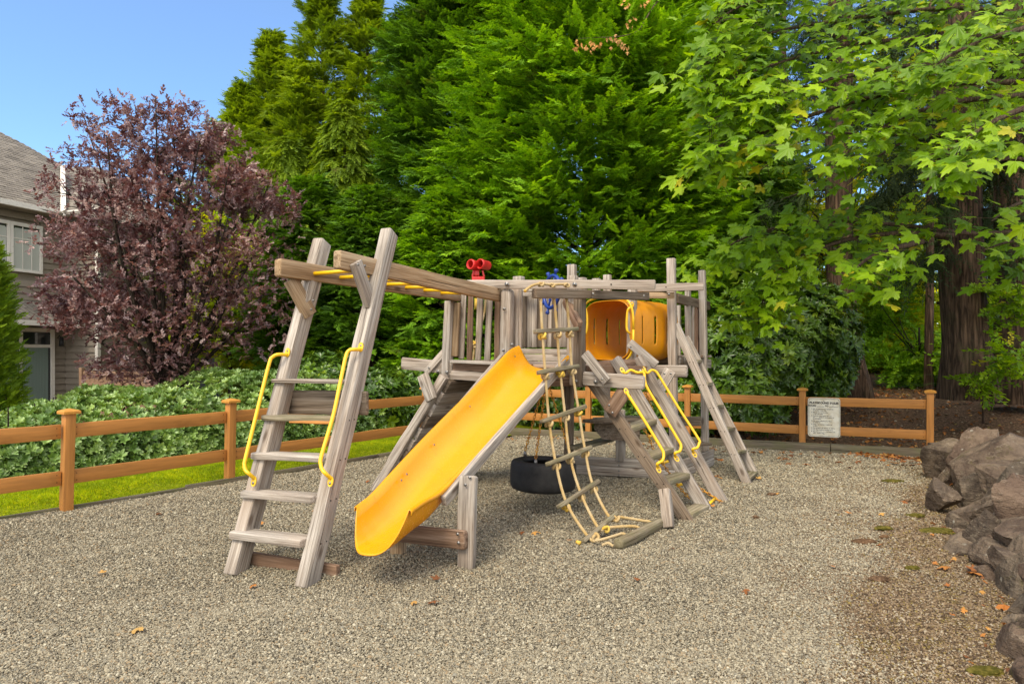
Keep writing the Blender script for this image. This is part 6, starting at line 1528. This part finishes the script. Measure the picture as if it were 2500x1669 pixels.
    # shingle courses: thin stepped strips laid up the slope
    def courses(M, v, nm):
        ymax = max(q.y for q in v); y = 0; vs = []; fs = []; sgn = 1
        def clip(y):
            xs = []
            for i in range(len(v)):
                p, q = v[i], v[(i + 1) % len(v)]
                if (p.y - y) * (q.y - y) < 0: xs.append(p.x + (q.x - p.x) * (y - p.y) / (q.y - p.y))
            return (min(xs), max(xs)) if len(xs) >= 2 else None
        y = min(q.y for q in v) + .02
        while y < ymax - .05:
            c0 = clip(y)
            if c0:
                x = c0[0]; 
                while x < c0[1]:
                    L_ = R.uniform(.2, .5); x1 = min(x + L_, c0[1]); th = R.uniform(.010, .022); b_ = len(vs); z0 = .002
                    vs += [Vector((x, y, z0)), Vector((x1 - .006, y, z0)), Vector((x1 - .006, y + .135, z0)), Vector((x, y + .135, z0)), Vector((x, y, z0 + th)), Vector((x1 - .006, y, z0 + th)), Vector((x1 - .006, y + .135, z0 + .003)), Vector((x, y + .135, z0 + .003))]
                    fs += [(b_ + 4, b_ + 5, b_ + 6, b_ + 7), (b_, b_ + 1, b_ + 5, b_ + 4), (b_ + 1, b_ + 2, b_ + 6, b_ + 5), (b_, b_ + 4, b_ + 7, b_ + 3)]; x = x1
            y += .128
        o = link(nm, mesh(nm, vs, fs), MAT['shingle'], root, M); o['kind'] = 'stuff'
    for M, v in ((M1, w1), (M2, w2)):
        MM = M.copy()
        if M.to_3x3().col[2].z < 0: MM = M @ Matrix.Diagonal((1, 1, -1, 1))
        courses(MM, v, 'shingle_courses')
    # white valley trim
    vb, vt = plane_pt(160, 522, e1 + Z * .05, n1), plane_pt(158, 412, e1 + Z * .05, n1)
    beam('valley_trim', vb + Vector((.02, -.12, .06)), vt + Vector((.02, -.12, .06)), .14, .02, MAT['white_trim'], root, side=b)
    # lower pent roof, its gutter, door and lamp
    pe = 2.42; po = .75
    vs = [Q0 + a * -6 + b * .02 + Z * 2.95, Q0 + a * (SW1 - .1) + b * .02 + Z * 2.95, Q0 + a * (SW1 - .1) + b * po + Z * pe, Q0 + a * -6 + b * po + Z * pe]
    prism('pent_roof', vs, .05, (0, 0, -1), MAT['shingle'], root)
    box('gutter', Q0 + a * -6 + b * po + Z * (pe - .16), a * (6 + SW1 - .1), b * .10, Z * .13, 'white_trim'); box('soffit', Q0 + a * -6 + b * .02 + Z * (pe - .15), a * (6 + SW1 - .1), b * (po - .02), Z * .03, 'siding_paint')
    dr = box('sliding_door', Q0 + a * -1.58 + b * .03 + Z * .05, a * 2.25, b * .02, Z * 2.05, 'glass')
    box('curtain', Q0 + a * -1.48 + b * .051 + Z * .1, a * 1.25, b * .008, Z * 1.6, 'curtain', dr); box('curtain', Q0 + a * -.10 + b * .051 + Z * .1, a * .68, b * .008, Z * 1.6, 'curtain', dr)
    for k in range(9): box('blind_fold', Q0 + a * (-.10 + .078 * k) + b * .059 + Z * .1, a * .012, b * .006, Z * 1.6, 'curtain', dr)
    for s0, w_, z0, h_ in ((.65, .10, 0, 2.2), (-.20, .07, 0, 2.1), (-1.68, .1, 0, 2.2)): box('frame', Q0 + a * s0 + b * .03 + Z * z0, a * w_, b * .06, Z * h_, 'white_trim', dr)
    for z0, h_ in ((2.12, .10), (1.70, .08)): box('frame', Q0 + a * -1.58 + b * .031 + Z * z0, a * 2.23, b * .058, Z * h_, 'white_trim', dr)
    lp = P(150, 845, 18.55); lm = tube('wall_lamp', [lp, lp + Z * .20], [.065, .05], MAT['lamp_metal'], root, 8); tube('lamp_cap', [lp + Z * .20, lp + Z * .26], [.08, .02], MAT['lamp_metal'], lm, 8); tube('lamp_arm', [lp + Z * .18, lp + Z * .30 - b * .08, lp + Z * .22 - b * .15], .012, MAT['lamp_metal'], lm, 6)
house()
def garden_fence():
    p0, p1 = P(205, 960, 16.6), P(395, 960, 15.6); p0.z = p1.z = 0; root = thing('garden_fence', p0, 'brown vertical-board garden fence below the purple tree', 'fence'); d = (p1 - p0).normalized(); L_ = (p1 - p0).length
    for k in range(int(L_ / .15)): beam('board', p0 + d * .15 * k, p0 + d * .15 * k + Vector((0, 0, 1.12)), .14, .02, MAT['garden_fence'], root, side=d, cham=.003, worn=.001)
    for z in (1.06, .80): beam('rail', p0 + Vector((0, -.02, z)), p1 + Vector((0, -.02, z)), .03, .08, MAT['garden_fence'], root)
    beam('fence_post', p0 - d * .05 + Vector((0, -.02, 0)), p0 - d * .05 + Vector((0, -.02, 1.2)), .1, .1, MAT['garden_fence'], root, side=d)
garden_fence()
